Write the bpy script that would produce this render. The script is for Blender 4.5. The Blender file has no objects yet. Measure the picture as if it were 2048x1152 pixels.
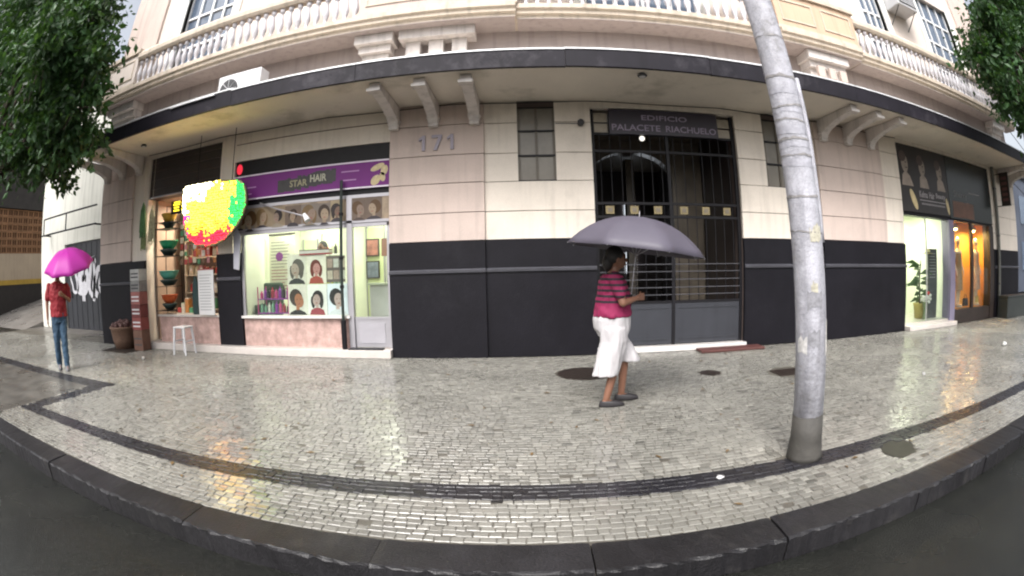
import bpy, bmesh, math, random
import numpy as np
from mathutils import Vector, Matrix, noise
R = math.radians
random.seed(7); rng = np.random.default_rng(7)
scene = bpy.context.scene
COL = scene.collection

# ------------------------------------------------------------------ camera (wide dash-camera lens)
cd = bpy.data.cameras.new("camera"); cam = bpy.data.objects.new("camera", cd); COL.objects.link(cam)
scene.camera = cam
cd.type = 'PANO'; cd.sensor_fit = 'HORIZONTAL'; cd.sensor_width = 36.0; cd.sensor_height = 20.25
cd.clip_start = 0.02; cd.clip_end = 2000
pc = cd.cycles if hasattr(cd, 'cycles') and hasattr(cd.cycles, 'panorama_type') else cd
pc.panorama_type = 'FISHEYE_LENS_POLYNOMIAL'
pc.fisheye_fov = R(179)
pc.fisheye_polynomial_k0 = 0.0
pc.fisheye_polynomial_k1 = -5.77963738e-02
pc.fisheye_polynomial_k2 = -2.08804956e-04
pc.fisheye_polynomial_k3 = 1.27772516e-05
pc.fisheye_polynomial_k4 = -1.03973401e-06
cr = Vector((0.99925952, 0.03071886, -0.02316801)); cu = Vector((0.02188843, 0.04135592, 0.99890469)); cf = cr.cross(cu) * -1
H = 1.40
m = Matrix.Identity(4)
for i in range(3):
    m[i][0] = cr[i]; m[i][1] = cu[i]; m[i][2] = -cf[i]
m[2][3] = H
cam.matrix_world = m

# ------------------------------------------------------------------ world, sun, exposure
SUN_EL, SUN_AZ = 50, 196          # azimuth measured from +Y clockwise (behind the camera, a little left)
w = bpy.data.worlds.new("World"); scene.world = w; w.use_nodes = True
nt = w.node_tree; nt.nodes.clear()
sky = nt.nodes.new('ShaderNodeTexSky'); sky.sky_type = 'NISHITA'; sky.sun_disc = False
sky.sun_elevation = R(SUN_EL); sky.sun_rotation = R(SUN_AZ); sky.air_density = 1.0; sky.dust_density = 6.0; sky.ozone_density = 1.0
hs = nt.nodes.new('ShaderNodeHueSaturation'); hs.inputs['Saturation'].default_value = 0.34
bg = nt.nodes.new('ShaderNodeBackground'); bg.inputs['Strength'].default_value = 0.15
wo = nt.nodes.new('ShaderNodeOutputWorld')
nt.links.new(sky.outputs[0], hs.inputs['Color']); nt.links.new(hs.outputs[0], bg.inputs['Color']); nt.links.new(bg.outputs[0], wo.inputs[0])
sd = bpy.data.lights.new("sun", 'SUN'); sd.energy = 1.3; sd.angle = R(24); sd.color = (1, .98, .96)
so = bpy.data.objects.new("sun", sd); COL.objects.link(so)
az = R(SUN_AZ); el = R(SUN_EL)
so.rotation_euler = Vector((math.sin(az) * math.cos(el), math.cos(az) * math.cos(el), math.sin(el))).to_track_quat('Z', 'Y').to_euler()
vs = scene.view_settings; vs.view_transform = 'Standard'; vs.look = 'None'; vs.gamma = 1; vs.use_curve_mapping = False
vs.exposure = 1.0
scene.render.engine = 'CYCLES'
cy = scene.cycles; cy.filter_width = 2.1; cy.use_denoising = True; cy.max_bounces = 8; cy.diffuse_bounces = 4; cy.glossy_bounces = 4
cy.transmission_bounces = 6; cy.transparent_max_bounces = 12; cy.sample_clamp_indirect = 6; cy.caustics_reflective = False; cy.caustics_refractive = False

# ------------------------------------------------------------------ materials
MATS = {}
def mat(name, col, rough=.6, var=.12, scale=3.0, bump=0., bscale=60., metal=0., streak=0., coat=0., rand=0., emit=None, es=0., alpha=1., trans=0., attr=None, rvar=0., spec=.5, fine=0., scuff=0., scol=(.2,.2,.2), sscale=7.):
    if name in MATS: return MATS[name]
    mt = bpy.data.materials.new(name); mt.use_nodes = True; MATS[name] = mt
    n = mt.node_tree.nodes; l = mt.node_tree.links; p = n['Principled BSDF']
    p.inputs['Roughness'].default_value = rough; p.inputs['Metallic'].default_value = metal
    p.inputs['Specular IOR Level'].default_value = spec
    if coat: p.inputs['Coat Weight'].default_value = coat; p.inputs['Coat Roughness'].default_value = .12
    geo = n.new('ShaderNodeNewGeometry'); tc = n.new('ShaderNodeTexCoord')
    nz = n.new('ShaderNodeTexNoise'); nz.inputs['Scale'].default_value = scale; nz.inputs['Detail'].default_value = 7; nz.inputs['Roughness'].default_value = .62
    l.new(geo.outputs['Position'], nz.inputs['Vector'])
    mr = n.new('ShaderNodeMapRange'); mr.inputs['From Min'].default_value = .25; mr.inputs['From Max'].default_value = .75
    mr.inputs['To Min'].default_value = 1 - var; mr.inputs['To Max'].default_value = 1 + var
    l.new(nz.outputs['Fac'], mr.inputs['Value'])
    fac = mr.outputs[0]
    def mul(a, b):
        q = n.new('ShaderNodeMath'); q.operation = 'MULTIPLY'; l.new(a, q.inputs[0]); l.new(b, q.inputs[1]); return q.outputs[0]
    if streak:
        mp = n.new('ShaderNodeMapping'); mp.inputs['Scale'].default_value = (5, 5, .35); l.new(geo.outputs['Position'], mp.inputs['Vector'])
        n2 = n.new('ShaderNodeTexNoise'); n2.inputs['Scale'].default_value = 1.6; n2.inputs['Detail'].default_value = 5; l.new(mp.outputs[0], n2.inputs['Vector'])
        r2 = n.new('ShaderNodeMapRange'); r2.inputs['From Min'].default_value = .5; r2.inputs['From Max'].default_value = .78; r2.inputs['To Min'].default_value = 1; r2.inputs['To Max'].default_value = 1 - streak
        l.new(n2.outputs['Fac'], r2.inputs['Value']); fac = mul(fac, r2.outputs[0])
    if fine:
        n3 = n.new('ShaderNodeTexNoise'); n3.inputs['Scale'].default_value = 90; n3.inputs['Detail'].default_value = 3; l.new(geo.outputs['Position'], n3.inputs['Vector'])
        r3 = n.new('ShaderNodeMapRange'); r3.inputs['From Min'].default_value = .3; r3.inputs['From Max'].default_value = .7; r3.inputs['To Min'].default_value = 1 - fine; r3.inputs['To Max'].default_value = 1 + fine
        l.new(n3.outputs['Fac'], r3.inputs['Value']); fac = mul(fac, r3.outputs[0])
    if rand:
        oi = n.new('ShaderNodeObjectInfo'); r4 = n.new('ShaderNodeMapRange'); r4.inputs['To Min'].default_value = 1 - rand; r4.inputs['To Max'].default_value = 1 + rand
        l.new(oi.outputs['Random'], r4.inputs['Value']); fac = mul(fac, r4.outputs[0])
    if attr:
        at = n.new('ShaderNodeAttribute'); at.attribute_name = attr; fac = mul(fac, at.outputs['Fac'])
    sc = n.new('ShaderNodeVectorMath'); sc.operation = 'SCALE'; sc.inputs[0].default_value = col[:3]; l.new(fac, sc.inputs['Scale'])
    csock = sc.outputs[0]
    if scuff:      # worn, stained or splashed marks with shapes of their own
        ns = n.new('ShaderNodeTexNoise'); ns.inputs['Scale'].default_value = sscale; ns.inputs['Detail'].default_value = 9; ns.inputs['Roughness'].default_value = .7; l.new(geo.outputs['Position'], ns.inputs['Vector'])
        nb2 = n.new('ShaderNodeTexNoise'); nb2.inputs['Scale'].default_value = 1.1; nb2.inputs['Detail'].default_value = 3; l.new(geo.outputs['Position'], nb2.inputs['Vector'])
        ad = n.new('ShaderNodeMath'); ad.operation = 'ADD'; l.new(ns.outputs['Fac'], ad.inputs[0]); l.new(nb2.outputs['Fac'], ad.inputs[1])
        rs_ = n.new('ShaderNodeMapRange'); rs_.inputs['From Min'].default_value = 1.08; rs_.inputs['From Max'].default_value = 1.32; rs_.inputs['To Max'].default_value = scuff; l.new(ad.outputs[0], rs_.inputs['Value'])
        mxs = n.new('ShaderNodeMix'); mxs.data_type = 'RGBA'; l.new(rs_.outputs[0], mxs.inputs['Factor']); l.new(csock, mxs.inputs['A']); mxs.inputs['B'].default_value = (*scol, 1); csock = mxs.outputs['Result']
    l.new(csock, p.inputs['Base Color'])
    if rvar:
        n5 = n.new('ShaderNodeTexNoise'); n5.inputs['Scale'].default_value = .9; n5.inputs['Detail'].default_value = 5; l.new(geo.outputs['Position'], n5.inputs['Vector'])
        r5 = n.new('ShaderNodeMapRange'); r5.inputs['From Min'].default_value = .35; r5.inputs['From Max'].default_value = .65; r5.inputs['To Min'].default_value = max(.04, rough - rvar); r5.inputs['To Max'].default_value = rough + rvar
        l.new(n5.outputs['Fac'], r5.inputs['Value']); l.new(r5.outputs[0], p.inputs['Roughness'])
    if bump:
        nb = n.new('ShaderNodeTexNoise'); nb.inputs['Scale'].default_value = bscale; nb.inputs['Detail'].default_value = 4; l.new(geo.outputs['Position'], nb.inputs['Vector'])
        b = n.new('ShaderNodeBump'); b.inputs['Strength'].default_value = bump; b.inputs['Distance'].default_value = .01
        l.new(nb.outputs['Fac'], b.inputs['Height']); l.new(b.outputs[0], p.inputs['Normal'])
    if emit: p.inputs['Emission Color'].default_value = (*emit, 1); p.inputs['Emission Strength'].default_value = es
    if trans: p.inputs['Transmission Weight'].default_value = trans; p.inputs['IOR'].default_value = 1.45
    if alpha < 1: p.inputs['Alpha'].default_value = alpha
    return mt

def glass_mat():
    mt = bpy.data.materials.new('shop_glass'); mt.use_nodes = True; n = mt.node_tree.nodes; l = mt.node_tree.links; n.clear()
    o = n.new('ShaderNodeOutputMaterial'); t = n.new('ShaderNodeBsdfTransparent'); t.inputs[0].default_value = (.9, .94, .92, 1)
    g = n.new('ShaderNodeBsdfGlossy'); g.inputs['Roughness'].default_value = .03; g.inputs[0].default_value = (.9, .9, .9, 1)
    lw_ = n.new('ShaderNodeLayerWeight'); lw_.inputs[0].default_value = .5; pw = n.new('ShaderNodeMath'); pw.operation = 'POWER'; pw.inputs[1].default_value = 4
    fr = n.new('ShaderNodeMapRange'); fr.inputs['To Min'].default_value = .03; fr.inputs['To Max'].default_value = .7
    l.new(lw_.outputs['Facing'], pw.inputs[0]); l.new(pw.outputs[0], fr.inputs['Value']); mx = n.new('ShaderNodeMixShader')
    l.new(fr.outputs[0], mx.inputs[0]); l.new(t.outputs[0], mx.inputs[1]); l.new(g.outputs[0], mx.inputs[2]); l.new(mx.outputs[0], o.inputs[0])
    return mt
GLASS = glass_mat()
CREAM = mat('cream_plaster', (.69, .625, .55), .75, .08, 1.2, .35, 45, streak=.18, fine=.05, scuff=.22, scol=(.36,.32,.28), sscale=3.)
PINK = mat('pink_plaster', (.54, .445, .40), .75, .09, 1.3, .35, 45, streak=.2, fine=.06, scuff=.22, scol=(.28,.23,.21), sscale=3.)
JOINT = mat('plaster_joint', (.12, .09, .08), .9)
SOFFIT = mat('soffit_paint', (.70, .645, .57), .8, .10, .8, .2, 30, fine=.03, scuff=.5, scol=(.30,.28,.22), sscale=2.5)
WHITEP = mat('white_trim_paint', (.64, .60, .58), .65, .12, 2, .3, 40, streak=.35, scuff=.4, scol=(.30,.27,.25), sscale=5.)
CREAMT = mat('cream_trim', (.58, .50, .41), .7, .12, 2, .3, 40, streak=.35, scuff=.5, scol=(.22,.19,.16), sscale=4.)
DADO = mat('black_dado_paint', (.0085, .008, .011), .45, .3, 1.5, .2, 35, streak=.1, fine=.15, spec=.16, scuff=.16, scol=(.03,.029,.034), sscale=9.)
DADOL = mat('dado_moulding', (.055, .055, .065), .35, .2, 4)
FASCIA = mat('fascia_metal', (.014, .0125, .018), .55, spec=.2, var=.25, scale=2.2, bump=.1, bscale=20, streak=.3, scuff=.5, scol=(.07,.065,.075), sscale=6.)
FLASH = mat('flashing_metal', (.72, .73, .75), .4, .2, 5, metal=.2)
WALLUP = mat('upper_plaster', (.64, .57, .52), .75, .06, 1.0, .2, 45, streak=.15)
PALE = mat('pale_reveal', (.74, .74, .70), .7, .05, 2)
FRAMEW = mat('white_window_frame', (.70, .71, .72), .45, .06)
PANEB = mat('window_pane', (.10, .13, .18), .06, .1, 2, spec=.8)
PANEF = mat('frosted_pane', (.15, .135, .11), .3, .25, 2.5)
BLACK = mat('black_metal', (.007, .0065, .0085), .5, .3, 6, spec=.25)
DKBROWN = mat('dark_brown_board', (.028, .020, .017), .5, .35, 3)
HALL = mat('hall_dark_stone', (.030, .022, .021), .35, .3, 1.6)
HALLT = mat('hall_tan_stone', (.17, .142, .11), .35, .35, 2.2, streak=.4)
GREYP = mat('grey_gate_panel', (.030, .032, .040), .42, .18, 2.5, streak=.25)
YELLOWO = mat('gate_yellow_square', (.22, .175, .085), .5, .2, 9)
MARBLE = mat('pink_marble', (.42, .29, .26), .22, .4, 7, fine=.1)
STEPM = mat('pale_step_stone', (.52, .48, .45), .3, .12, 5)
ALU = mat('aluminium', (.38, .37, .40), .35, .08, metal=.5)
ROOMW = mat('room_wall_white', (.75, .77, .66), .8, .04)
ROOMF = mat('room_floor', (.45, .42, .38), .3, .1)
SHELFM = mat('shelf_wood', (.55, .48, .38), .5, .12)
WARMW = mat('orange_showcase', (.60, .30, .07), .6, .08)
PURPLE = mat('purple_sign', (.150, .012, .175), .6, .1, 2)
BARK = mat('bark', (.055, .042, .032), .9, .35, 9, .8, 30)
CONC = mat('pole_concrete', (.37, .37, .41), .65, .28, 7, .5, 40, streak=.45, fine=.12, scuff=.75, scol=(.15,.145,.14), sscale=11.)
POLEB = mat('pole_dirty_base', (.05, .047, .042), .7, .4, 8, .4, 30)
LGREY = mat('light_grey_plastic', (.60, .60, .62), .45, .06)
DGREY = mat('dark_grey_plastic', (.045, .045, .05), .5, .2)
ASPH = mat('wet_asphalt', (.008, .0085, .0065), .2, .45, 2.5, .9, 110, rvar=.14, fine=.55, scuff=.5, scol=(.020,.019,.016), sscale=24.)
KERB = mat('wet_granite_kerb', (.013, .0125, .014), .42, .4, 4, .45, 90, rand=.25, rvar=.12, fine=.45, scuff=.55, scol=(.04,.038,.036), sscale=10., spec=.35)
BED = mat('wet_joint_sand', (.095, .088, .074), .4, .4, 3, .4, 60, rvar=.15)
STONEL = mat('wet_limestone', (.188, .183, .163), .21, .26, .7, .12, 60, coat=.12, attr='tone', rvar=.16, fine=.12, scuff=.3, scol=(.10,.095,.08), sscale=2.2)
STONELO = mat('wet_limestone_single', (.188, .183, .163), .21, .26, .7, .12, 60, coat=.12, rand=.14, rvar=.16, fine=.12, scuff=.3, scol=(.10,.095,.08), sscale=2.2)
STONED = mat('wet_basalt', (.016, .0155, .019), .3, .3, 2, .35, 60, attr='tone', rvar=.12, fine=.15)
NWHITE = mat('neighbour_white_wall', (.60, .60, .55), .8, .10, .9, .2, 30, streak=.3)
SKIN = mat('skin', (.20, .095, .06), .5, .08, 20)
HAIR = mat('dark_hair', (.012, .010, .009), .6, .3, 60, .5, 200)

# ------------------------------------------------------------------ mesh builder (world coordinates)
class MB:
    def __init__(s): s.v = []; s.f = []; s.mi = []; s.sm = []; s.cur = 0; s.smooth = False
    def _f(s, f): s.f.append(f); s.mi.append(s.cur); s.sm.append(s.smooth)
    def box(s, x0, x1, y0, y1, z0, z1):
        b = len(s.v)
        s.v += [(x0,y0,z0),(x1,y0,z0),(x1,y1,z0),(x0,y1,z0),(x0,y0,z1),(x1,y0,z1),(x1,y1,z1),(x0,y1,z1)]
        for f in ((0,3,2,1),(4,5,6,7),(0,1,5,4),(1,2,6,5),(2,3,7,6),(3,0,4,7)): s._f(tuple(b+i for i in f))
        return s
    def prism(s, poly, axis, a0, a1):   # poly 2-D points; axis = extruded axis
        b = len(s.v); n = len(poly)
        def P(q, t): return {'x': (t, q[0], q[1]), 'y': (q[0], t, q[1]), 'z': (q[0], q[1], t)}[axis]
        s.v += [P(q, a0) for q in poly] + [P(q, a1) for q in poly]
        s._f(tuple(b+i for i in range(n))); s._f(tuple(b+n+i for i in reversed(range(n))))
        for i in range(n):
            j = (i+1) % n; s._f((b+i, b+n+i, b+n+j, b+j))
        return s
    def tube(s, pts, rad, n=8, caps=True, ell=None):
        pts = [Vector(p) for p in pts]
        if not hasattr(rad, '__len__'): rad = [rad]*len(pts)
        b = len(s.v); prev = None
        for i, p in enumerate(pts):
            t = (pts[min(i+1, len(pts)-1)] - pts[max(i-1, 0)]).normalized()
            if prev is None:
                a = Vector((0,0,1)) if abs(t.z) < .9 else Vector((1,0,0))
                u = t.cross(a).normalized()
            else: u = (prev - t * prev.dot(t)).normalized()
            v = t.cross(u); prev = u
            for k in range(n):
                an = 2*math.pi*k/n
                q = p + (u*math.cos(an) + v*math.sin(an)) * rad[i]; s.v.append(tuple(q))
        for i in range(len(pts)-1):
            for k in range(n):
                k2 = (k+1) % n; s._f((b+i*n+k, b+i*n+k2, b+(i+1)*n+k2, b+(i+1)*n+k))
        if caps:
            s._f(tuple(b+k for k in reversed(range(n)))); e = b+(len(pts)-1)*n; s._f(tuple(e+k for k in range(n)))
        return s
    def loft(s, rings, n=16, caps=True):   # rings: (cx,cy,cz,rx,ry) horizontal ellipses
        b = len(s.v)
        for (cx, cy_, cz, rx, ry) in rings:
            for k in range(n):
                a = 2*math.pi*k/n; s.v.append((cx+rx*math.cos(a), cy_+ry*math.sin(a), cz))
        for i in range(len(rings)-1):
            for k in range(n):
                k2 = (k+1) % n; s._f((b+i*n+k, b+i*n+k2, b+(i+1)*n+k2, b+(i+1)*n+k))
        if caps:
            s._f(tuple(b+k for k in reversed(range(n)))); e = b+(len(rings)-1)*n; s._f(tuple(e+k for k in range(n)))
        return s
    def lathe(s, c, prof, n=12):
        return s.loft([(c[0], c[1], c[2]+z, max(r, 1e-4), max(r, 1e-4)) for r, z in prof], n)
    def ball(s, c, r, n=12, m=8):
        rr = r if hasattr(r, '__len__') else (r, r, r)
        return s.loft([(c[0], c[1], c[2]-rr[2]*math.cos(math.pi*(i+.02)/(m-.0)*1.0 if i < m else math.pi), max(1e-4, rr[0]*math.sin(math.pi*i/m)), max(1e-4, rr[1]*math.sin(math.pi*i/m))) for i in range(m+1)], n)
    def capsule(s, a, b_, ra, rb, n=10):
        a = Vector(a); b_ = Vector(b_); t = (b_-a).normalized()
        pts = []; rad = []
        for an in (85, 60, 30): pts.append(a - t*ra*math.sin(R(an))); rad.append(ra*math.cos(R(an)))
        pts += [a, b_]; rad += [ra, rb]
        for an in (30, 60, 85): pts.append(b_ + t*rb*math.sin(R(an))); rad.append(rb*math.cos(R(an)))
        return s.tube(pts, rad, n)
    def disc(s, c, rx, rz, y, n=20, rot=0, th=.002):   # flat print blob facing -y
        poly = []
        for k in range(n):
            a = 2*math.pi*k/n; x = rx*math.cos(a); z = rz*math.sin(a)
            poly.append((c[0]+x*math.cos(rot)-z*math.sin(rot), c[1]+x*math.sin(rot)+z*math.cos(rot)))
        return s.prism(poly, 'y', y, y+th)
    def mesh(s, name, mats, off=(0,0,0)):
        me = bpy.data.meshes.new(name)
        me.from_pydata([(v[0]-off[0], v[1]-off[1], v[2]-off[2]) for v in s.v], [], s.f)
        for mm in (mats if isinstance(mats, (list, tuple)) else [mats]): me.materials.append(mm)
        me.polygons.foreach_set('material_index', s.mi); me.polygons.foreach_set('use_smooth', s.sm)
        bm = bmesh.new(); bm.from_mesh(me); bmesh.ops.recalc_face_normals(bm, faces=bm.faces); bm.to_mesh(me); bm.free()
        me.update(); return me
    def build(s, name, mats, parent=None, label=None, bevel=0):
        off = WL(parent) if parent else (0,0,0)
        ob = bpy.data.objects.new(name, s.mesh(name, mats, off)); COL.objects.link(ob)
        if parent: ob.parent = parent
        if label: ob['label'] = label
        if bevel:
            bv = ob.modifiers.new('bevel', 'BEVEL'); bv.width = bevel; bv.segments = 2; bv.limit_method = 'ANGLE'
        return ob
def WL(o):
    t = Vector((0,0,0))
    while o: t += o.location; o = o.parent
    return t
def tag(o, label, cat, group=None):
    o['label'] = label; o['category'] = cat
    if group: o['group'] = group
    return o
def thing(name, loc, label, cat, group=None):
    o = bpy.data.objects.new(name, None); o.empty_display_size = .1; COL.objects.link(o); o.location = loc
    return tag(o, label, cat, group)
def solo(mb, name, mats, loc, label, cat, group=None, bevel=0):     # one-mesh thing with origin at its base
    ob = bpy.data.objects.new(name, mb.mesh(name, mats, loc)); COL.objects.link(ob); ob.location = loc
    if bevel:
        bv = ob.modifiers.new('bevel', 'BEVEL'); bv.width = bevel; bv.segments = 2; bv.limit_method = 'ANGLE'
    return tag(ob, label, cat, group)
def structure(o): o['kind'] = 'structure'; return o
def share(me, name, parent, loc, scale=(1,1,1), rot=(0,0,0)):
    ob = bpy.data.objects.new(name, me); COL.objects.link(ob); ob.parent = parent
    ob.location = Vector(loc) - WL(parent); ob.scale = scale; ob.rotation_euler = rot
    return ob
def B(*a): return MB().box(*a)
def text(body, x0, x1, z0, z1, y, material, parent, name='lettering', th=.006, bold=0.):
    cu_ = bpy.data.curves.new(name, 'FONT'); cu_.body = body; cu_.extrude = .02; cu_.offset = bold; cu_.resolution_u = 3
    cu_.align_x = 'CENTER'
    ob = bpy.data.objects.new(name, cu_); COL.objects.link(ob)
    dg = bpy.context.evaluated_depsgraph_get(); me = bpy.data.meshes.new_from_object(ob.evaluated_get(dg))
    bpy.data.objects.remove(ob); bpy.data.curves.remove(cu_)
    co = np.zeros(len(me.vertices)*3); me.vertices.foreach_get('co', co); co = co.reshape(-1, 3)
    lo = co.min(0); hi = co.max(0); t = (co-lo)/np.maximum(hi-lo, 1e-6)
    off = np.array(WL(parent))
    new = np.stack([x0+t[:,0]*(x1-x0), y-t[:,2]*th, z0+t[:,1]*(z1-z0)], 1) - off
    me.vertices.foreach_set('co', new.ravel().astype(np.float32)); me.materials.clear(); me.materials.append(material); me.update()
    o2 = bpy.data.objects.new(name, me); COL.objects.link(o2); o2.parent = parent
    return o2
def fuse(mb, name, mats, parent, voxel=.008, smooth=4, label=None, fold=0., fs=(14, 14, 4)):   # union of overlapping lofts into one continuous surface
    ob = mb.build(name, mats, parent)
    rm = ob.modifiers.new('r', 'REMESH'); rm.mode = 'VOXEL'; rm.voxel_size = voxel; rm.use_smooth_shade = True
    sm = ob.modifiers.new('s', 'SMOOTH'); sm.iterations = smooth; sm.factor = .5
    dg = bpy.context.evaluated_depsgraph_get(); me = bpy.data.meshes.new_from_object(ob.evaluated_get(dg))
    ob.modifiers.clear(); ob.data = me
    if fold:
        nv = len(me.vertices); co = [v.co.copy() for v in me.vertices]; no = [v.normal.copy() for v in me.vertices]
        for i in range(nv):
            c = co[i]; q = Vector((c.x*fs[0], c.y*fs[1], c.z*fs[2]))
            me.vertices[i].co = c+no[i]*fold*(noise.noise(q)+.5*noise.noise(q*2.3+Vector((3, 1, 7))))
    me.polygons.foreach_set('use_smooth', [True]*len(me.polygons))
    if not me.materials: me.materials.append(mats)
    if label: ob['label'] = label
    return ob

F = 7.64          # facade plane
SZ = 4.15         # canopy soffit
# ================================================================== SETTING
structure(B(-400, 400, -300, 500, -.9, -.42).build('ground', mat('far_ground', (.12,.12,.11), .8)))
structure(B(-60, 60, -14, 1.87, -.4, -.15).build('road', ASPH))
pav = structure(B(-17.2, 40, 2.13, 8.6, -.4, -.007).build('pavement', BED))
structure(B(-60, -17.2, 1.87, 8.4, -.4, -.03).build('side_street', ASPH))
# rising side street on the far left
structure(MB().prism([(8.4,-.4),(60,-.4),(60,9.0),(8.4,-.03)], 'x', -24.0, -17.2).build('side_street_slope', mat('slope_concrete', (.16,.15,.14), .35, .3, 1.5, rvar=.1)))
structure(B(-17.2, -9.6, 8.6, 9.6, -.4, -.003).build('forecourt', mat('forecourt_concrete', (.13,.12,.11), .35, .3, 1.5, rvar=.12)))
# kerb
kerb = structure(B(-17.2, 40, 1.90, 2.13, -.4, -.05).build('kerb', BED))
x = -17.2; kmesh = []
for i in range(4):
    L = 1.0
    mb = MB(); mb.smooth = False; rk = random.Random(i); nseg = 26; pr = [(2.145, -.3), (2.145, -.006), (2.140, .0), (2.02, .001), (1.895, -.001), (1.880, -.005), (1.873, -.016), (1.868, -.3)]
    for k in range(nseg+1):
        e = 1 if k in (0, nseg) else 0; x_ = k/nseg
        mb.v += [(x_, a+rk.gauss(0, .0035 if j in (4, 5, 6) else .001)-(.012*(rk.random() < .12) if j in (5, 6) else 0)*-1, b-e*.004*(0 < j < 7)+rk.gauss(0, .003 if j in (5, 6) else .0008)) for j, (a, b) in enumerate(pr)]
    n8 = len(pr)
    for k in range(nseg):
        for j in range(n8-1): mb._f((k*n8+j, k*n8+j+1, (k+1)*n8+j+1, (k+1)*n8+j))
    mb._f(tuple(range(n8))); mb._f(tuple(nseg*n8+j for j in reversed(range(n8)))); kmesh.append(mb.mesh('kerb_stone', KERB))
i = 0
while x < 26:
    L = random.uniform(.8, 1.3)
    o = share(kmesh[i % 4], 'kerb_stone', kerb, (x, random.uniform(-.006, .006), random.uniform(-.004, .004)), (L-.007, 1, 1), (0, 0, random.uniform(-.003, .003)))
    x += L; i += 1

# --- Portuguese mosaic pavement: every stone is geometry
def is_dark(x, y):
    if 2.66 <= y <= 2.90 and x >= -6.0: return True
    if -6.02 <= x <= -5.68 and 2.66 <= y <= 4.47: return True
    if 4.17 <= y <= 4.47 and x <= -5.68: return True
    return False
HOLES = [(.74, 6.28, .40), (3.46, 5.52, .34), (2.37, 5.88, .17), (-8.4, 7.0, .5), (2.04, 2.88, .17), (2.87, 2.56, .18)]
V = []; Q = []; MI = []; TONE = []; singles = []
y = 2.155
row = 0
def unit_stone(seed):
    r = random.Random(seed)
    b = .10
    base = [(-.5,-.5),(.5,-.5),(.5,.5),(-.5,.5)]
    bot = [(p[0]+r.uniform(-.05,.05), p[1]+r.uniform(-.06,.06)) for p in base]
    return bot
shapes = [unit_stone(i) for i in range(40)]
while y < 7.62:
    d = random.uniform(.050, .064); x = -13.5 if y > 2.3 else -8
    xm = 15.5
    x = max(-2.55*y-1.0, -16.9) + random.uniform(0, .06); xm = min(2.25*y+1.2, 17)
    while x < xm:
        L = random.uniform(.050, .095)
        cx = x+L/2; cyy = y+d/2+random.uniform(-.004, .004) + .012*math.sin(cx*1.7+y)
        x += L
        if any((cx-h[0])**2+(cyy-h[1])**2 < h[2]**2 for h in HOLES[:3]+HOLES[4:]): continue
        if abs(cx+8.4) < .52 and abs(cyy-7.0) < .34: continue
        if cyy > 7.58 or cyy < 2.15: continue
        if random.random() < .012: continue
        if cx < -6.05 and cyy < 4.15: continue
        dk = is_dark(cx, y+d/2)
        tone = max(.6, random.gauss(1.0, .10)) if not dk else max(.7, random.gauss(1, .12))
        if not dk and random.random() < .03: tone *= .65
        lx, ly = (L-.003, d-.008) if not dk else (L-.001, d-.003)
        z = random.uniform(-.0035, .0025); tx = random.gauss(0, .012); ty = random.gauss(0, .022)
        if not dk and cyy < 3.2 and abs(cx) < 1.9: singles.append((math.hypot(cx, cyy), cx, cyy, lx, ly, z, tx, ty))
        else: singles.append((99, cx, cyy, lx, ly, z, tx, ty, dk, tone))
    y += d; row += 1
singles.sort(key=lambda s: s[0])
near = [s for s in singles if s[0] < 90][:300]; rest = [s for s in singles if s[0] < 90][300:] + [s for s in singles if s[0] > 90]
def stone_verts(sh, cx, cyy, lx, ly, z, tx, ty):
    out = []
    for (px, py) in sh: out.append((cx+px*lx, cyy+py*ly, -.02))
    for (px, py) in sh: out.append((cx+px*lx, cyy+py*ly, z-.004+tx*px*lx+ty*py*ly))
    for (px, py) in sh: out.append((cx+px*(lx-.008), cyy+py*(ly-.008), z+tx*px*lx+ty*py*ly))
    return out
FT = [(8,9,10,11)] + [(4+i, 4+(i+1)%4, 8+(i+1)%4, 8+i) for i in range(4)] + [(i, (i+1)%4, 4+(i+1)%4, 4+i) for i in range(4)]
for s in rest:
    dk, tone = (s[8], s[9]) if len(s) > 8 else (False, max(.45, random.gauss(1, .2)))
    b = len(V); V += stone_verts(shapes[random.randrange(40)], *s[1:8])
    for f in FT: Q.append(tuple(b+i for i in f)); MI.append(1 if dk else 0); TONE.append(tone)
me = bpy.data.meshes.new('mosaic_stones'); me.from_pydata(V, [], Q); me.materials.append(STONEL); me.materials.append(STONED)
me.polygons.foreach_set('material_index', MI)
at = me.attributes.new('tone', 'FLOAT', 'FACE'); at.data.foreach_set('value', TONE); me.update()
st = bpy.data.objects.new('mosaic_stones', me); COL.objects.link(st); st.parent = pav; st['kind'] = 'stuff'
smesh = []
for k in range(10):
    me = bpy.data.meshes.new('paving_stone'); me.from_pydata(stone_verts(shapes[k], 0, 0, .070, .047, 0, 0, 0), [], FT); me.materials.append(STONELO); smesh.append(me)
for s in near:
    share(smesh[random.randrange(10)], 'paving_stone', pav, (s[1], s[2], s[5]), (s[3]/.070, s[4]/.047, 1), (s[7]*.5, s[6]*.5, 0))
DBED = mat('dark_joint_sand', (.018,.017,.018), .4, .3, 3)
for q in ((-5.98, 17, 2.655, 2.905), (-6.02, -5.68, 2.906, 4.165), (-16.5, -5.68, 4.166, 4.475)): B(*q, -.02, -.0035).build('stripe_bed', DBED, pav)
# dark wet earth of the tree pit on the left
structure(B(-17.0, -6.05, 2.15, 4.15, -.3, -.002).build('tree_pit', mat('pit_earth', (.085,.080,.072), .35, .5, 3, .6, 30, rvar=.15)))

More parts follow.
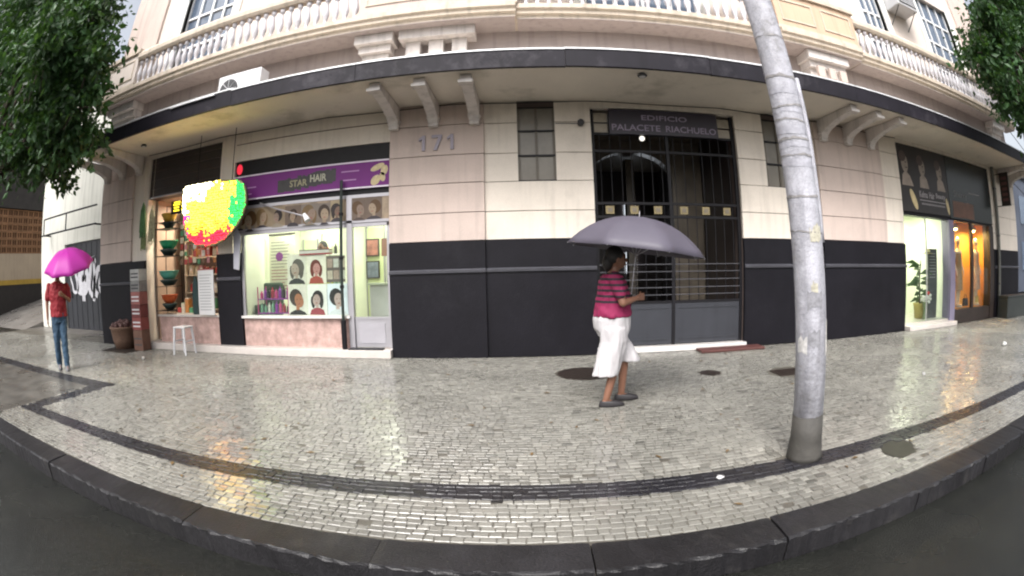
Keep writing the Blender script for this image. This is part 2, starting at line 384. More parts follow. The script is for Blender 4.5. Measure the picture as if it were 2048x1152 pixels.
# ================================================================== MAIN BUILDING
bld = thing('apartment_building', (2.6, F, 0), 'cream and pink old apartment building with black dado, street canopy and balcony above it', 'building')
YB = F+.36
def wallbox(x0, x1, z0, z1, mt=CREAM, y0=F, y1=YB, name='wall'): return B(x0, x1, y0, y1, z0, z1).build(name, mt, bld)
COURSES = [1.85, 2.30, 2.78, 3.25, 3.77, SZ]
def courses(x0, x1, mt, y0=F, zs=COURSES, skip=None, part='wall', d=.04):
    p = B(x0+.002, x1-.002, y0+d, YB, 0, zs[-1]-.002).build(part, JOINT, bld)
    for a, b in zip(zs[:-1], zs[1:]):
        segs = [(x0, x1)]
        if skip and b > skip[2]+.02 and a < skip[3]-.02: segs = [(x0, skip[0]), (skip[1], x1)]
        for s0, s1 in segs: B(s0, s1, y0, y0+d+.02, a+.006, b-.006).build('block', mt, p)
    return p
def dado(x0, x1, y0=F, proud=.02):
    p = B(x0, x1, y0-proud, y0+.05, 0.0, 1.842).build('dado', DADO, bld)
    MB().prism([(y0-proud-.001, 1.335), (y0-proud-.03, 1.35), (y0-proud-.035, 1.385), (y0-proud-.001, 1.41)], 'x', x0, x1).build('dado_moulding', DADOL, p)
    return p
# left pier and end wall
courses(-9.9, -8.55, PINK, F-.06); wallbox(-8.548, -8.0, 0, SZ, CREAM); dado(-9.9, -8.0, F-.062)
wallbox(-5.78, -5.405, 1.85, SZ); dado(-5.80, -5.2)
wallbox(-5.40, -2.20, 3.57, SZ-.002, CREAM); wallbox(-8.0, -5.782, 4.06, SZ-.002)
B(-5.4, -2.2, F-.004, F, 3.90, 3.915).build('plaster_crack', JOINT, bld)
# pink pier with the number 171
courses(-2.2, -.64, PINK, F-.06); dado(-2.2, -.64, F-.06)
num = thing('house_number', (-1.43, F-.06, 3.33), 'pale raised house number 171 on the pink pier', 'number')
NUMM = mat('pale_metal_number', (.30,.27,.33), .45)
for i, c in enumerate('171'):
    x0 = -1.72+i*.235
    one = [(.075, 0), (.125, 0), (.125, .26), (.085, .26), (.02, .205), (.02, .165), (.075, .20)]
    seven = [(.03, 0), (.085, 0), (.17, .215), (.17, .26), (0, .26), (0, .215), (.112, .215)]
    MB().prism([(x0+a, 3.34+b) for a, b in (one if c == '1' else seven)], 'y', F-.092, F-.061).build('digit', NUMM, num)
# cream wall with small window
courses(-.638, 1.10, CREAM, F, skip=(-.10, .51, 2.78, 4.04)); dado(-.638, 1.10)
def small_window(x0, x1, z0, z1):
    wn = B(x0+.001, x1-.001, F+.045, F+.07, z0, z1).build('window', PANEF, bld)
    xm = (x0+x1)/2
    for a, b in ((x0, x0+.035), (xm-.018, xm+.018), (x1-.035, x1)): B(a, b, F+.012, F+.046, z0, z1).build('frame_bar', mat('bronze_window_frame', (.10,.085,.065), .5, .2), wn)
    n = 3
    for i in range(n+1):
        z = z0+(z1-z0)*i/n; B(x0+.001, x1-.001, F+.006, F+.05, max(z0, z-.014), min(z1, z+.014)).build('frame_bar', BLACK, wn)
    for c in range(2):
        for i in range(3):
            za = z0+(z1-z0)*i/n; zb = z0+(z1-z0)*(i+1)/n
            B((x0+.04 if c == 0 else xm+.02), (xm-.02 if c == 0 else x1-.04), F+.036, F+.044, za+.016, zb-.016).build('pane', PANEF, wn)
small_window(-.10, .51, 2.78, 4.04)
# right of the gate
courses(3.72, 5.498, CREAM, F, skip=(4.3, 4.92, 2.77, 4.03)); dado(3.72, 5.498); small_window(4.3, 4.92, 2.77, 4.03)
courses(5.5, 7.40, PINK, F-.06); dado(5.5, 7.40, F-.06)
courses(7.402, 8.08, CREAM); dado(7.402, 8.08)
wallbox(8.081, 12.8, 4.06, SZ-.002)
courses(12.8, 14.85, CREAM); dado(12.8, 14.85)
wallbox(1.101, 3.719, 4.04, SZ-.002)
# building body behind (closed sides)
wallbox(14.55, 14.85, 0, 13.0, WALLUP, YB+.002, 20); wallbox(-9.9, -9.6, 0, 13, NWHITE, YB+.002, 20)
B(-9.6, 14.55, 15, 15.3, 0, 13).build('rear_wall', WALLUP, bld); B(-9.9, 14.85, F+.001, 20, 13.0, 13.2).build('roof', SOFFIT, bld)

# canopy
can = B(-9.35, 15.3, 6.20, F-.001, SZ, SZ+.16).build('canopy', SOFFIT, bld)
x = -9.37; k = 0
while x < 15.3:
    L = min(random.uniform(2.0, 3.0), 15.32-x)
    zo = random.uniform(-.006, .006)
    o = B(x, x+L-.006, 6.14, 6.198, SZ-.01+zo, SZ+.26+zo).build('fascia_panel', FASCIA, can)
    o = MB().prism([(6.125, SZ+.262+zo), (6.125, SZ+.285+zo), (6.30, SZ+.30+zo), (6.30, SZ+.285+zo)], 'x', x-.01, x+L+.004).build('flashing', FLASH, can)
    o.rotation_euler.y = random.uniform(-.0015, .0015)
    x += L
B(-9.38, -9.351, 6.2, F, SZ, SZ+.26).build('fascia_panel', FASCIA, can); B(15.301, 15.33, 6.2, F, SZ, SZ+.26).build('fascia_panel', FASCIA, can)
# flashing lip pieces at the left
B(-6.05, -4.95, 6.09, 6.123, SZ+.235, SZ+.27).build('flashing', FLASH, can)
# scroll brackets
def bracket(cx, yw):
    prof = []
    hw = .085
    mb = MB(); mb.smooth = False
    # side profile in (y,z): slender curved strut from wall foot to canopy nose
    pts = [(yw, SZ-.005), (6.34, SZ-.005), (6.34, SZ-.10), (6.52, SZ-.13), (6.95, SZ-.17), (yw-.30, SZ-.24), (yw-.16, SZ-.30), (yw-.13, SZ-.36), (yw, SZ-.36)]
    mb.prism(pts, 'x', cx-hw, cx+hw)
    o = mb.build('bracket', WHITEP, bld, bevel=.012)
    B(cx-hw-.018, cx+hw+.018, 6.30, 6.45, SZ-.145, SZ-.10).build('bracket_cap', WHITEP, o)
    B(cx-hw-.015, cx+hw+.015, yw-.17, yw, SZ-.295, SZ-.26).build('bracket_band', WHITEP, o)
    B(cx-hw+.01, cx+hw-.01, yw-.12, yw, SZ-.42, SZ-.362).build('bracket_foot', WHITEP, o)
for gx in ((-9.65, -8.98, -8.3), (-2.12, -1.45, -.78), (5.69, 6.38, 7.08), (13.6, 14.5)):
    for cx in gx: bracket(cx, F-.062)

# wall above canopy and balcony
B(-9.9, 14.85, F, F+.3, SZ+.161, 5.60).build('band_wall', mat('band_plaster', (.40,.345,.33), .75, .1, 1, .2, 40, streak=.25), bld)
YS = 7.0
def slab(x0, x1, y0=YS, dz=0):
    o = MB().prism([(F, 5.53+dz), (y0+.06, 5.53+dz), (y0+.06, 5.57+dz), (y0, 5.60+dz), (y0, 5.66+dz), (y0-.05, 5.69+dz), (y0-.05, 5.78+dz), (F, 5.78+dz)], 'x', x0, x1).build('balcony_slab', CREAMT, bld)
    B(x0+.02, x1-.02, y0+.058, F-.002, 5.515+dz, 5.529+dz).build('slab_soffit', mat('band_plaster', (1,1,1)), o)
    return o
slab(-10.1, -.06, YS); slab(-.058, 4.80, YS+.10); slab(4.802, 6.95, YS); slab(6.952, 15.1, YS+.10)
# balusters
prof = [(.055,0),(.055,.05),(.030,.065),(.034,.12),(.062,.22),(.066,.28),(.045,.40),(.028,.50),(.030,.55),(.050,.565),(.055,.60),(.055,.66)]
bmb = MB(); bmb.smooth = True; bmb.lathe((0,0,0), prof, 10); balm = bmb.mesh('baluster', mat('baluster_white', (.62,.60,.63), .65, .15, 5, .3, 40, streak=.35, scuff=.4, scol=(.30,.28,.27), rand=.12))
def balustrade(x0, x1, y0):
    r = MB().prism([(y0-.09, 6.44), (y0-.13, 6.50), (y0-.13, 6.60), (y0-.09, 6.66), (y0+.11, 6.66), (y0+.13, 6.60), (y0+.13, 6.50), (y0+.09, 6.44)], 'x', x0, x1).build('handrail', CREAMT, bld)
    B(x0, x1, y0-.09, y0+.09, 5.781, 5.80).build('plinth_strip', CREAMT, r)
    n = int((x1-x0)/.19)
    for i in range(n):
        share(balm, 'baluster', r, (x0+(i+.5)*(x1-x0)/n, y0, 5.80), (1, 1, .97))
balustrade(-8.55, -2.75, YS+.10); balustrade(.02, 4.80, YS+.20); balustrade(6.95, 14.9, YS+.20)
def pier(x0, x1, y0, panels=2, mt=PINK):
    p = B(x0, x1, y0, F-.001, 5.781, 6.64).build('balcony_pier', mt, bld)
    B(x0-.05, x1+.05, y0-.06, F-.003, 6.641, 6.74).build('pier_cap', CREAMT, p)
    B(x0-.03, x1+.03, y0-.03, F-.002, 5.782, 5.86).build('pier_plinth', CREAMT, p)
    wd = (x1-x0)/panels
    for i in range(panels):
        a = x0+i*wd+.12; b = x0+(i+1)*wd-.12
        for q in ((a, b, 6.47, 6.50), (a, b, 6.0, 6.03)): B(q[0], q[1], y0-.02, y0+.001, q[2], q[3]).build('panel_moulding', CREAMT, p)
        for q in ((a, a+.03), (b-.03, b)): B(q[0], q[1], y0-.019, y0+.001, 6.031, 6.469).build('panel_moulding', CREAMT, p)
pier(-10.05, -8.55, YS+.02, 1, WALLUP); pier(-2.75, -.06, YS+.02, 2, PINK); pier(4.80, 6.95, YS+.02, 2, mat('ochre_plaster', (.58,.42,.30), .75, .08, 1.3, .3, 45, streak=.2)); 
# corbels beneath the balcony
def corbel(x0, x1, deep=.42):
    o = B(x0, x1, F-deep, F-.001, 5.33, 5.513).build('corbel', WHITEP, bld, bevel=.01)
    B(x0+.06, x1-.06, F-deep+.12, F-.002, 5.19, 5.329).build('corbel_step', WHITEP, o)
    B(x0+.11, x1-.11, F-deep+.22, F-.003, 4.60, 5.189).build('corbel_leg', WHITEP, o)
corbel(-2.85, -2.15); corbel(-9.7, -8.6)
B(-2.05, -.75, F-.38, F-.002, 5.34, 5.513).build('corbel', WHITEP, bld)
for i in range(3): B(-1.95+i*.40, -1.70+i*.40, F-.22, F-.002, 4.6, 5.338).build('corbel_leg', WHITEP, bld)
corbel(5.45, 6.55, .5); corbel(13.3, 14.2)
for i in range(3): B(5.62+i*.30, 5.80+i*.30, F-.5, F-.42, 4.95, 5.18).build('corbel_drop', PINK, bld)

# upper storey
ops = [(-7.75, -6.15), (8.0, 8.95), (10.95, 12.75), (1.2, 3.4)]
xs = -9.9
for a, b in sorted(ops):
    wallbox(xs, a, 5.602, 13, WALLUP, F, F+.3); wallbox(a, b, 9.0, 13, WALLUP, F+.001, F+.3); xs = b
wallbox(xs, 14.85, 5.602, 13, WALLUP, F, F+.3)
for a, b in ops:
    wn = B(a, b, F+.20, F+.22, 5.785, 9.0).build('tall_window', PANEB, bld)
    for q in ((a-.22, a), (b, b+.22)): B(q[0], q[1], F-.05, F+.12, 5.785, 9.1).build('surround', PALE, wn)
    n = 4
    for i in range(n+1):
        xx = a+(b-a)*i/n; B(max(a, xx-.03), min(b, xx+.03), F+.12, F+.199, 5.79, 8.99).build('window_frame', FRAMEW, wn)
    for z in (6.7, 7.55, 8.3): B(a+.031, b-.031, F+.125, F+.198, z-.03, z+.03).build('window_frame', FRAMEW, wn)
    for i in range(n):
        x0_ = a+(b-a)*i/n+.035; x1_ = a+(b-a)*(i+1)/n-.035
        for z0_, z1_ in ((5.8, 6.66), (6.74, 7.51), (7.59, 8.26), (8.34, 8.97)): B(x0_, x1_, F+.17, F+.199, z0_, z1_).build('pane', PANEB, wn)
# pink pilaster strips of the upper storey
for a, b in ((-10.0, -8.6), (-2.6, -.5), (4.9, 6.9), (13.3, 14.9)):
    B(a, b, F-.07, F-.001, 6.9, 12.9).build('upper_pilaster', PINK, bld); 

# ================================================================== SHOP ROOMS
def room(x0, x1, y1, ceil, wm, fm=ROOMF, floor=.14, y0=F+.30):
    r = B(x0, x1, y1, y1+.1, 0, ceil+.1).build('room_wall', wm, bld)
    B(x0-.08, x0-.001, y0, y1+.1, 0, ceil+.1).build('room_wall', wm, r); B(x1+.001, x1+.08, y0, y1+.1, 0, ceil+.1).build('room_wall', wm, r)
    B(x0, x1, y0, y1-.001, ceil, ceil+.099).build('room_ceiling', wm, r); B(x0, x1, F+.05, y1-.001, .0, floor).build('room_floor', fm, r)
    return r
def lamp(name, x, y, z, sx, sy, power, col, label, group=None, kind='tube'):
    t = thing(name, (x, y, z), label, 'lamp', group)
    es = 10
    if kind == 'tube':
        B(x-sx/2, x+sx/2, y-sy/2, y+sy/2, z+.02, z+.05).build('housing', LGREY, t)
        B(x-sx/2+.02, x+sx/2-.02, y-sy/2+.01, y+sy/2-.01, z, z+.018).build('diffuser', mat('diffuser_%.2f_%.2f' % (col[0], col[2]), (.9,.9,.9), .5, emit=col, es=3), t)
    else:
        MB().lathe((x, y, z), [(sx*.5, 0), (sx*.45, .05), (.03, .10), (.02, .16)], 14).build('lamp_shade', LGREY, t)
        MB().ball((x, y, z+.01), (sx*.32, sx*.32, sx*.3), 12, 8).build('bulb', mat('bulb_%.2f' % col[2], (.9,.9,.9), .5, emit=col, es=6), t)
    ld = bpy.data.lights.new(name, 'AREA'); ld.shape = 'RECTANGLE'; ld.size = sx; ld.size_y = sy; ld.energy = power; ld.color = col
    lo = bpy.data.objects.new('glow', ld); COL.objects.link(lo); lo.parent = t; lo.location = (0, 0, -.02)
    return t
# herb shop
room(-7.92, -5.80, 9.6, 3.15, mat('herb_room', (.30,.22,.17), .7, .2, 2))
room(-5.38, -2.22, 10.6, 2.75, ROOMW)
room(8.10, 10.12, 11.0, 2.72, ROOMW)
room(10.25, 12.72, 8.55, 2.75, WARMW)
# steps
B(-7.95, -2.2, F-.20, F+.05, 0, .135).build('step', STEPM, bld, bevel=.01)
B(8.08, 10.2, F-.22, F+.05, 0, .10).build('step', STEPM, bld, bevel=.01)
B(1.1, 3.75, F-.07, F+.3, 0, .085).build('step', mat('white_sill', (.62,.60,.58), .3), bld, bevel=.008)
# shop 1 front
f1 = B(-8.0, -5.79, F+.06, F+.30, 3.16, 4.055).build('shop_header', DKBROWN, bld)
for z in (3.35, 3.55, 3.75, 3.93): B(-7.99, -5.80, F+.045, F+.059, z, z+.015).build('header_slat', mat('brown_slat', (.06,.045,.04), .5), f1)
B(-7.98, -5.8, F+.02, F+.058, 3.16, 3.19).build('header_trim', ALU, f1)
B(-7.6, -5.80, F+.001, F+.08, .136, .66).build('counter_front', MARBLE, bld); B(-7.65, -5.79, F-.03, F+.42, .661, .70).build('counter_top', STEPM, bld)
# shop 2 front
s2 = B(-5.18, -2.98, F+.02, F+.12, .136, .645).build('marble_riser', MARBLE, bld)
B(-5.2, -2.94, F-.05, F+.16, .646, .69).build('window_sill', mat('white_sill', (1,1,1)), bld)
B(-5.2, -5.14, F+.03, F+.09, .692, 2.22).build('window_post', ALU, bld); B(-2.98, -2.88, F+.0, F+.10, .136, 2.66).build('window_post', ALU, bld); B(-2.26, -2.203, F+.02, F+.10, .136, 2.66).build('window_post', ALU, bld)
B(-5.39, -2.205, F+.02, F+.10, 2.16, 2.22).build('window_head', ALU, bld)
B(-5.139, -2.981, F+.055, F+.061, .691, 2.159).build('shop_window_glass', GLASS, bld)
dr = B(-2.875, -2.265, F+.04, F+.08, .15, .62).build('shop_door', ALU, bld)
B(-2.80, -2.34, F+.03, F+.039, .22, .56).build('kick_panel', mat('grey_kick', (.33,.32,.35), .4), dr); B(-2.875, -2.265, F+.055, F+.061, .66, 2.155).build('door_glass', GLASS, dr); B(-2.875, -2.265, F+.03, F+.085, .621, .66).build('door_rail', ALU, dr)
B(-5.39, -2.205, F+.03, F+.28, 2.222, 3.565).build('sign_backing', BLACK, bld)
# right shop front
B(8.09, 12.79, F+.03, F+.28, 2.47, 4.055).build('sign_backing', BLACK, bld)
B(10.05, 10.3, F-.02, F+.29, .0, 2.469).build('shop_pillar', mat('mauve_frame', (.20,.18,.26), .4), bld); B(12.5, 12.79, F-.01, F+.29, 0, 2.469).build('shop_pillar', DKBROWN, bld)
B(10.301, 12.499, F+.02, F+.2, 0, .34).build('showcase_base', DKBROWN, bld); B(11.30, 11.40, F+.01, F+.1, .341, 2.469).build('showcase_mullion', DKBROWN, bld)
for a, b in ((10.301, 11.299), (11.401, 12.499)): B(a, b, F+.05, F+.056, .342, 2.468).build('showcase_glass', GLASS, bld)
B(8.09, 10.04, F+.06, F+.066, .142, 2.468).build('shop_window_glass', GLASS, bld)
B(9.0, 9.03, F+.05, F+.08, .142, 2.466).build('window_post', ALU, bld)

# lights in the shops
GW = (1.0, .98, .78); WW = (1.0, .62, .22)
lamp('ceiling_lamp', -6.9, 8.5, 3.08, 1.0, .14, 62, (1, .86, .66), 'fluorescent lamp on the ceiling of the herb shop')
for i, (x, y) in enumerate(((-4.6, 8.6), (-3.2, 8.6), (-4.6, 9.9), (-3.0, 9.9))):
    lamp('ceiling_lamp', x, y, 2.68, .34, .34, 15, GW, ['front left ceiling lamp of the salon, above the bottle trolley', 'front right ceiling lamp of the salon, by the door', 'rear left ceiling lamp of the salon', 'rear right ceiling lamp seen through the salon door'][i], 'salon ceiling lamps')
for i, y in enumerate((8.6, 9.9)):
    lamp('ceiling_lamp', 9.1, y, 2.64, 1.2, .25, 26, GW, ('front' if i == 0 else 'rear')+' bright lamp on the ceiling of the white shop room with plant', 'lamps in the white shop room')
for i, x in enumerate((11.05, 12.15)):
    lamp('spot_lamp', x, 8.12, 2.34, .24, .24, 34, WW, ('left' if i == 0 else 'right')+' glowing shade over a mannequin in the orange showcase', 'showcase spot lamps', 'shade')

# ================================================================== ENTRANCE HALL + GATE
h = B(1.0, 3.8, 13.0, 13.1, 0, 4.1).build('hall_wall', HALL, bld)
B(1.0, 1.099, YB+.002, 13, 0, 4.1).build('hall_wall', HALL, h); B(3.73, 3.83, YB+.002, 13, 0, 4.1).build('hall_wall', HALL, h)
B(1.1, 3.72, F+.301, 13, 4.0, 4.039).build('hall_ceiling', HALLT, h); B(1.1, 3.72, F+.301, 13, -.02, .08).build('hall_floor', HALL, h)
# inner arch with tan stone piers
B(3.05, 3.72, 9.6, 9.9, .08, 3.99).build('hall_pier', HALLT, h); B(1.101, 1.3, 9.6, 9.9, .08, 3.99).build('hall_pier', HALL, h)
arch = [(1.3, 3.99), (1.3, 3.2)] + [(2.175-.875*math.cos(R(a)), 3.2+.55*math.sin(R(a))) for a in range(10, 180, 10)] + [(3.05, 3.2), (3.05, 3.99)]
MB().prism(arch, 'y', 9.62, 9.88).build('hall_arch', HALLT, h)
B(2.35, 2.55, 11.0, 11.3, .08, 3.9).build('hall_column', HALLT, h)
lw = B(2.66, 3.0, 12.94, 12.99, 1.2, 3.1).build('rear_window', mat('daylit_pane', (.8,.85,.9), .4, emit=(.85,.92,1), es=1.6), h)
for i in range(4): B(2.66+i*.105, 2.675+i*.105, 12.90, 12.939, 1.2, 3.1).build('window_bar', BLACK, lw)
for z in (1.5, 1.9, 2.3, 2.7): B(2.66, 3.0, 12.905, 12.938, z, z+.03).build('window_bar', BLACK, lw)
B(1.35, 1.95, 12.9, 12.99, .08, 2.5).build('inner_door', mat('dark_wood', (.05,.03,.025), .4, .3, 5), h)
for z0, z1 in ((.3, 1.2), (1.35, 2.3)): B(1.45, 1.85, 12.88, 12.899, z0, z1).build('door_panel', mat('dark_wood', (1,1,1)), h)

gt = thing('entrance_gate', (2.41, F+.12, .085), 'tall dark iron entrance gate with grey lower panels and small yellow squares', 'gate')
GY = F+.12
for a, b in ((1.105, 1.16), (2.385, 2.44), (3.66, 3.715)): B(a, b, GY-.03, GY+.03, .09, 4.03).build('gate_post', BLACK, gt)
for z in (.80, 2.20, 2.42, 3.30, 3.60): 
    for a, b in ((1.161, 2.384), (2.441, 3.659)): B(a, b, GY-.02, GY+.02, z-.02, z+.02).build('gate_rail', BLACK, gt)
for z in (.92, 1.04, 1.17, 1.30, 1.42): 
    for a, b in ((1.161, 2.384), (2.441, 3.659)): B(a, b, GY-.03, GY-.015, z-.007, z+.007).build('gate_rail', mat('grey_rail', (.05,.05,.058), .5), gt)
for a, b in ((1.161, 2.384), (2.441, 3.659)):
    lp = B(a, b, GY-.012, GY+.012, .10, .778).build('lower_panel', GREYP, gt)
    B(a+.06, b-.06, GY-.022, GY-.013, .17, .20).build('panel_bead', GREYP, lp); B(a+.06, b-.06, GY-.022, GY-.013, .69, .72).build('panel_bead', GREYP, lp)
    for i in range(7):
        xx = a+(i+.5)*(b-a)/7; MB().tube([(xx, GY, .80), (xx, GY, 3.6)], .008, 6).build('gate_bar', BLACK, gt)
    for i in range(3):
        xx = a+(i+.5)*(b-a)/3; sq = B(xx-.07, xx+.07, GY-.028, GY-.008, 2.245, 2.375).build('square_ornament', YELLOWO, gt); B(xx-.035, xx+.035, GY-.034, GY-.029, 2.28, 2.34).build('ornament_boss', HALLT, sq)
# transom lights at both ends of the name board
for a, b in ((1.17, 1.40), (3.40, 3.65)):
    for z0, z1 in ((3.62, 3.78), (3.81, 3.97)): B(a, b, GY-.005, GY+.005, z0, z1).build('transom_pane', mat('tan_transom', (.30,.26,.20), .35, .25, 8), gt)
nb = thing('name_board', (2.4, F+.05, 3.58), 'dark name board reading EDIFICIO PALACETE RIACHUELO over the entrance gate', 'sign')
B(1.42, 3.38, F+.03, F+.085, 3.585, 4.025).build('board', mat('name_board_black', (.018,.013,.024), .4, .2), nb)
LET = mat('name_letters', (.26,.22,.30), .5)
text('EDIFICIO', 1.98, 2.80, 3.84, 3.93, F+.029, LET, nb, bold=.01); text('PALACETE', 1.46, 2.30, 3.645, 3.755, F+.029, LET, nb, bold=.01); text('RIACHUELO', 2.40, 3.34, 3.645, 3.755, F+.029, LET, nb, bold=.01)
MB().ball((1.98, F+.1, 3.53), (.05, .05, .045), 10, 8).build('gate_lamp', mat('gate_lamp_glass', (.8,.78,.7), .3, emit=(1,.95,.85), es=.6), gt)
# red-brown mat and wall lamp
solo(B(2.75, 3.95, F-.42, F-.12, 0.004, .045), 'door_mat', mat('red_brown_mat', (.085,.03,.026), .6, .3, 20), (3.35, F-.27, 0), 'red-brown strip of mat lying before the entrance gate', 'mat', bevel=.01)
wl = thing('wall_lamp', (.93, F, 3.74), 'small dark round lamp on the cream wall left of the name board', 'lamp')
MB().tube([(.93, F, 3.74), (.93, F-.07, 3.74)], [.05, .035], 10).build('lamp_body', DGREY, wl); MB().ball((.93, F-.10, 3.74), (.055, .05, .055), 10, 8).build('lamp_globe', DGREY, wl)
MB().tube([(.88, F-.008, 3.74), (.52, F-.008, 3.745)], .006, 5).build('cable', DGREY, wl)

# ================================================================== SIGNS
ps = thing('shop_sign', (-3.8, F, 2.78), 'long purple shop sign with white edges and black brush mark', 'sign')
B(-5.40, -2.215, F-.02, F+.029, 2.80, 3.27).build('board', PURPLE, ps)
EDGE = mat('white_edge', (.75,.68,.78), .4)
B(-5.40, -2.215, F-.03, F-.021, 3.245, 3.27).build('edge_strip', EDGE, ps); B(-5.40, -2.215, F-.03, F-.021, 2.80, 2.825).build('edge_strip', EDGE, ps)
mb = MB(); 
for i in range(22):
    xx = -4.36+i*.052; mb.box(xx, xx+random.uniform(.055, .12), F-.0225-.0001*i, F-.0205, 2.865+.0045*i+random.uniform(-.025,.025), 3.085+.0045*i+random.uniform(-.025,.025))
mb.build('brush_mark', mat('brush_black', (.03,.028,.03), .5, .3, 9), ps)
text('STAR', -4.10, -3.74, 2.94, 3.06, F-.0255, mat('sign_olive', (.30,.28,.17), .5), ps, bold=.02); text('HAIR', -3.68, -3.36, 2.99, 3.12, F-.0275, mat('sign_pale', (.42,.42,.33), .5), ps, bold=.02)
LI = mat('sign_lilac', (.42,.22,.45), .5)
for a, b, z in ((-3.08, -2.75, 3.10), (-3.08, -2.80, 2.95), (-5.2, -4.85, 3.02), (-5.2, -4.95, 2.90)): B(a, b, F-.0225, F-.0205, z, z+.02).build('small_print', LI, ps)
GO = mat('sign_gold', (.55,.45,.25), .45, .3, 20)
for c, rx, rz, ro in (((-2.42, 3.14), .13, .05, .4), ((-2.30, 3.08), .06, .09, -.3), ((-2.45, 2.92), .10, .07, .8), ((-2.33, 2.97), .05, .08, .2)): MB().disc(c, rx, rz, F-.024, rot=ro).build('gold_flourish', GO, ps)
MB().disc((-5.30, 3.42), .07, .10, F+.024).build('red_mark', mat('red_sign_dot', (.45,.02,.04), .4, emit=(.9,.03,.06), es=.5), ps)
# photo strip with heads above the salon window
st_ = thing('photo_strip', (-3.9, F, 2.25), 'narrow strip of brownish portrait photos above the salon window', 'sign')
B(-5.38, -2.22, F-.005, F+.029, 2.645, 2.70).build('frame_strip', ALU, st_); B(-5.38, -2.22, F, F+.029, 2.225, 2.27).build('frame_strip', ALU, st_)
B(-5.38, -2.22, F+.005, F+.029, 2.27, 2.645).build('photo_backing', mat('photo_tan', (.25,.19,.13), .4, .6, 5), st_)
pal = [(.36,.27,.19), (.40,.31,.22), (.22,.14,.10), (.30,.22,.17)]
def paper(bgc):
    nm = 'print_%.2f_%.2f_%.2f' % bgc
    if nm in MATS: return MATS[nm]
    mt = mat(nm, bgc, .4, .12, 15); n = mt.node_tree.nodes; l = mt.node_tree.links; p = n['Principled BSDF']; o = n['Material Output']
    tr = n.new('ShaderNodeBsdfTranslucent'); tr.inputs[0].default_value = (*bgc, 1); mx = n.new('ShaderNodeMixShader'); mx.inputs[0].default_value = .35
    l.new(p.outputs[0], mx.inputs[1]); l.new(tr.outputs[0], mx.inputs[2]); l.new(mx.outputs[0], o.inputs['Surface'])
    return mt
def portrait(cx, cz, s, y, parent, hair=(.02,.015,.012), face=(.40,.26,.19), top=None, name='portrait', th=.002, bgc=None, w=1.5, hgt=2.3, fx=.03, bob=False, rot=0.):
    """flat printed head: panel, hair, neck, face, shoulders"""
    p = None
    if bgc:
        p = B(cx-s*w/2, cx+s*w/2, y, y+.003, cz-s*hgt/2, cz+s*hgt/2).build('print_panel', paper(bgc), parent)
    q = p or parent
    hm = paper(hair); fm = paper(face)
    MB().disc((cx-fx*s, cz+.14*s), .50*s, .58*s, y-.0025, rot=rot).build('printed_hair', hm, q)
    if bob:
        for sg in (-1, 1): MB().disc((cx+sg*.40*s, cz-.22*s), .17*s, .48*s, y-.0045, rot=-sg*.12).build('printed_hair', hm, q)
    B(cx-.13*s, cx+.13*s, y-.005, y-.003, cz-.80*s, cz-.3*s).build('printed_neck', fm, q)
    MB().disc((cx+fx*s, cz-.05*s), .33*s, .46*s, y-.008, rot=rot).build('printed_face', fm, q)
    if top:
        tm = paper(top)
        hw = min(.7*s, s*w/2-.005)
        MB().prism([(cx-hw, cz-hgt/2*s), (cx-hw*.8, cz-.82*s), (cx-.2*s, cz-.66*s), (cx+.2*s, cz-.66*s), (cx+hw*.8, cz-.82*s), (cx+hw, cz-hgt/2*s)], 'y', y-.0065, y-.0052).build('printed_shirt', tm, q)
    for sx in (-.14, .14): MB().disc((cx+(sx+fx)*s, cz+.02*s), .055*s, .022*s, y-.0095).build('printed_eye', hm, q)
    MB().disc((cx+fx*s, cz-.27*s), .10*s, .03*s, y-.0095, rot=rot).build('printed_mouth', paper((.35,.09,.08)), q)
    return q
pr_ = random.Random(21); xx = -5.34
while xx < -2.3:
    wd = pr_.uniform(.22, .36); x1 = min(xx+wd, -2.24)
    if x1-xx > .16 and not (xx < -2.88 and x1 > -2.98):
        sz = pr_.uniform(.17, .25); bgc = pr_.choice([(.30,.23,.15), (.18,.13,.10), (.42,.34,.22), (.24,.20,.17)])
        portrait((xx+x1)/2, 2.45+pr_.uniform(-.03, .01), sz, F+.001, st_, pr_.choice([(.05,.03,.02), (.13,.07,.03), (.03,.02,.02), (.20,.13,.06)]), pr_.choice(pal), pr_.choice([(.10,.07,.06), (.30,.26,.2), (.06,.05,.06)]), bgc=bgc, w=(x1-xx-.004)/sz, hgt=.37/sz, fx=pr_.uniform(-.15, .15), bob=pr_.random() < .5, rot=pr_.uniform(-.4, .4))
    xx = x1 if not (xx < -2.88 and x1 > -2.98) else -2.87
B(-2.98, -2.88, F-.008, F+.028, 2.27, 2.645).build('frame_strip', ALU, st_)
# spot arm above salon window
ar = thing('sign_arm_light', (-4.6, F, 2.7), 'thin grey arm with small lamp angled across the portrait strip', 'lamp')
MB().tube([(-4.75, F-.01, 2.72), (-4.3, F-.16, 2.56), (-3.62, F-.32, 2.36)], .014, 6).build('arm', ALU, ar)
MB().tube([(-3.64, F-.33, 2.40), (-3.55, F-.36, 2.28)], [.03, .055], 10).build('lamp_head', LGREY, ar)
# dark slim post in front of the salon door
po = thing('slim_post', (-3.04, F-.1, .135), 'slim dark post standing beside the salon door', 'post')
MB().tube([(-3.04, F-.10, .136), (-3.04, F-.10, 2.95)], .028, 8).build('shaft', mat('dark_green_metal', (.018,.026,.022), .4), po)
MB().tube([(-3.04, F-.10, .136), (-3.04, F-.10, .62)], .05, 8).build('sleeve', BLACK, po)
for z in (1.15, 1.62, 2.35): MB().tube([(-3.04, F-.10, z), (-3.04, F-.10, z+.05)], .04, 8).build('clamp', BLACK, po)
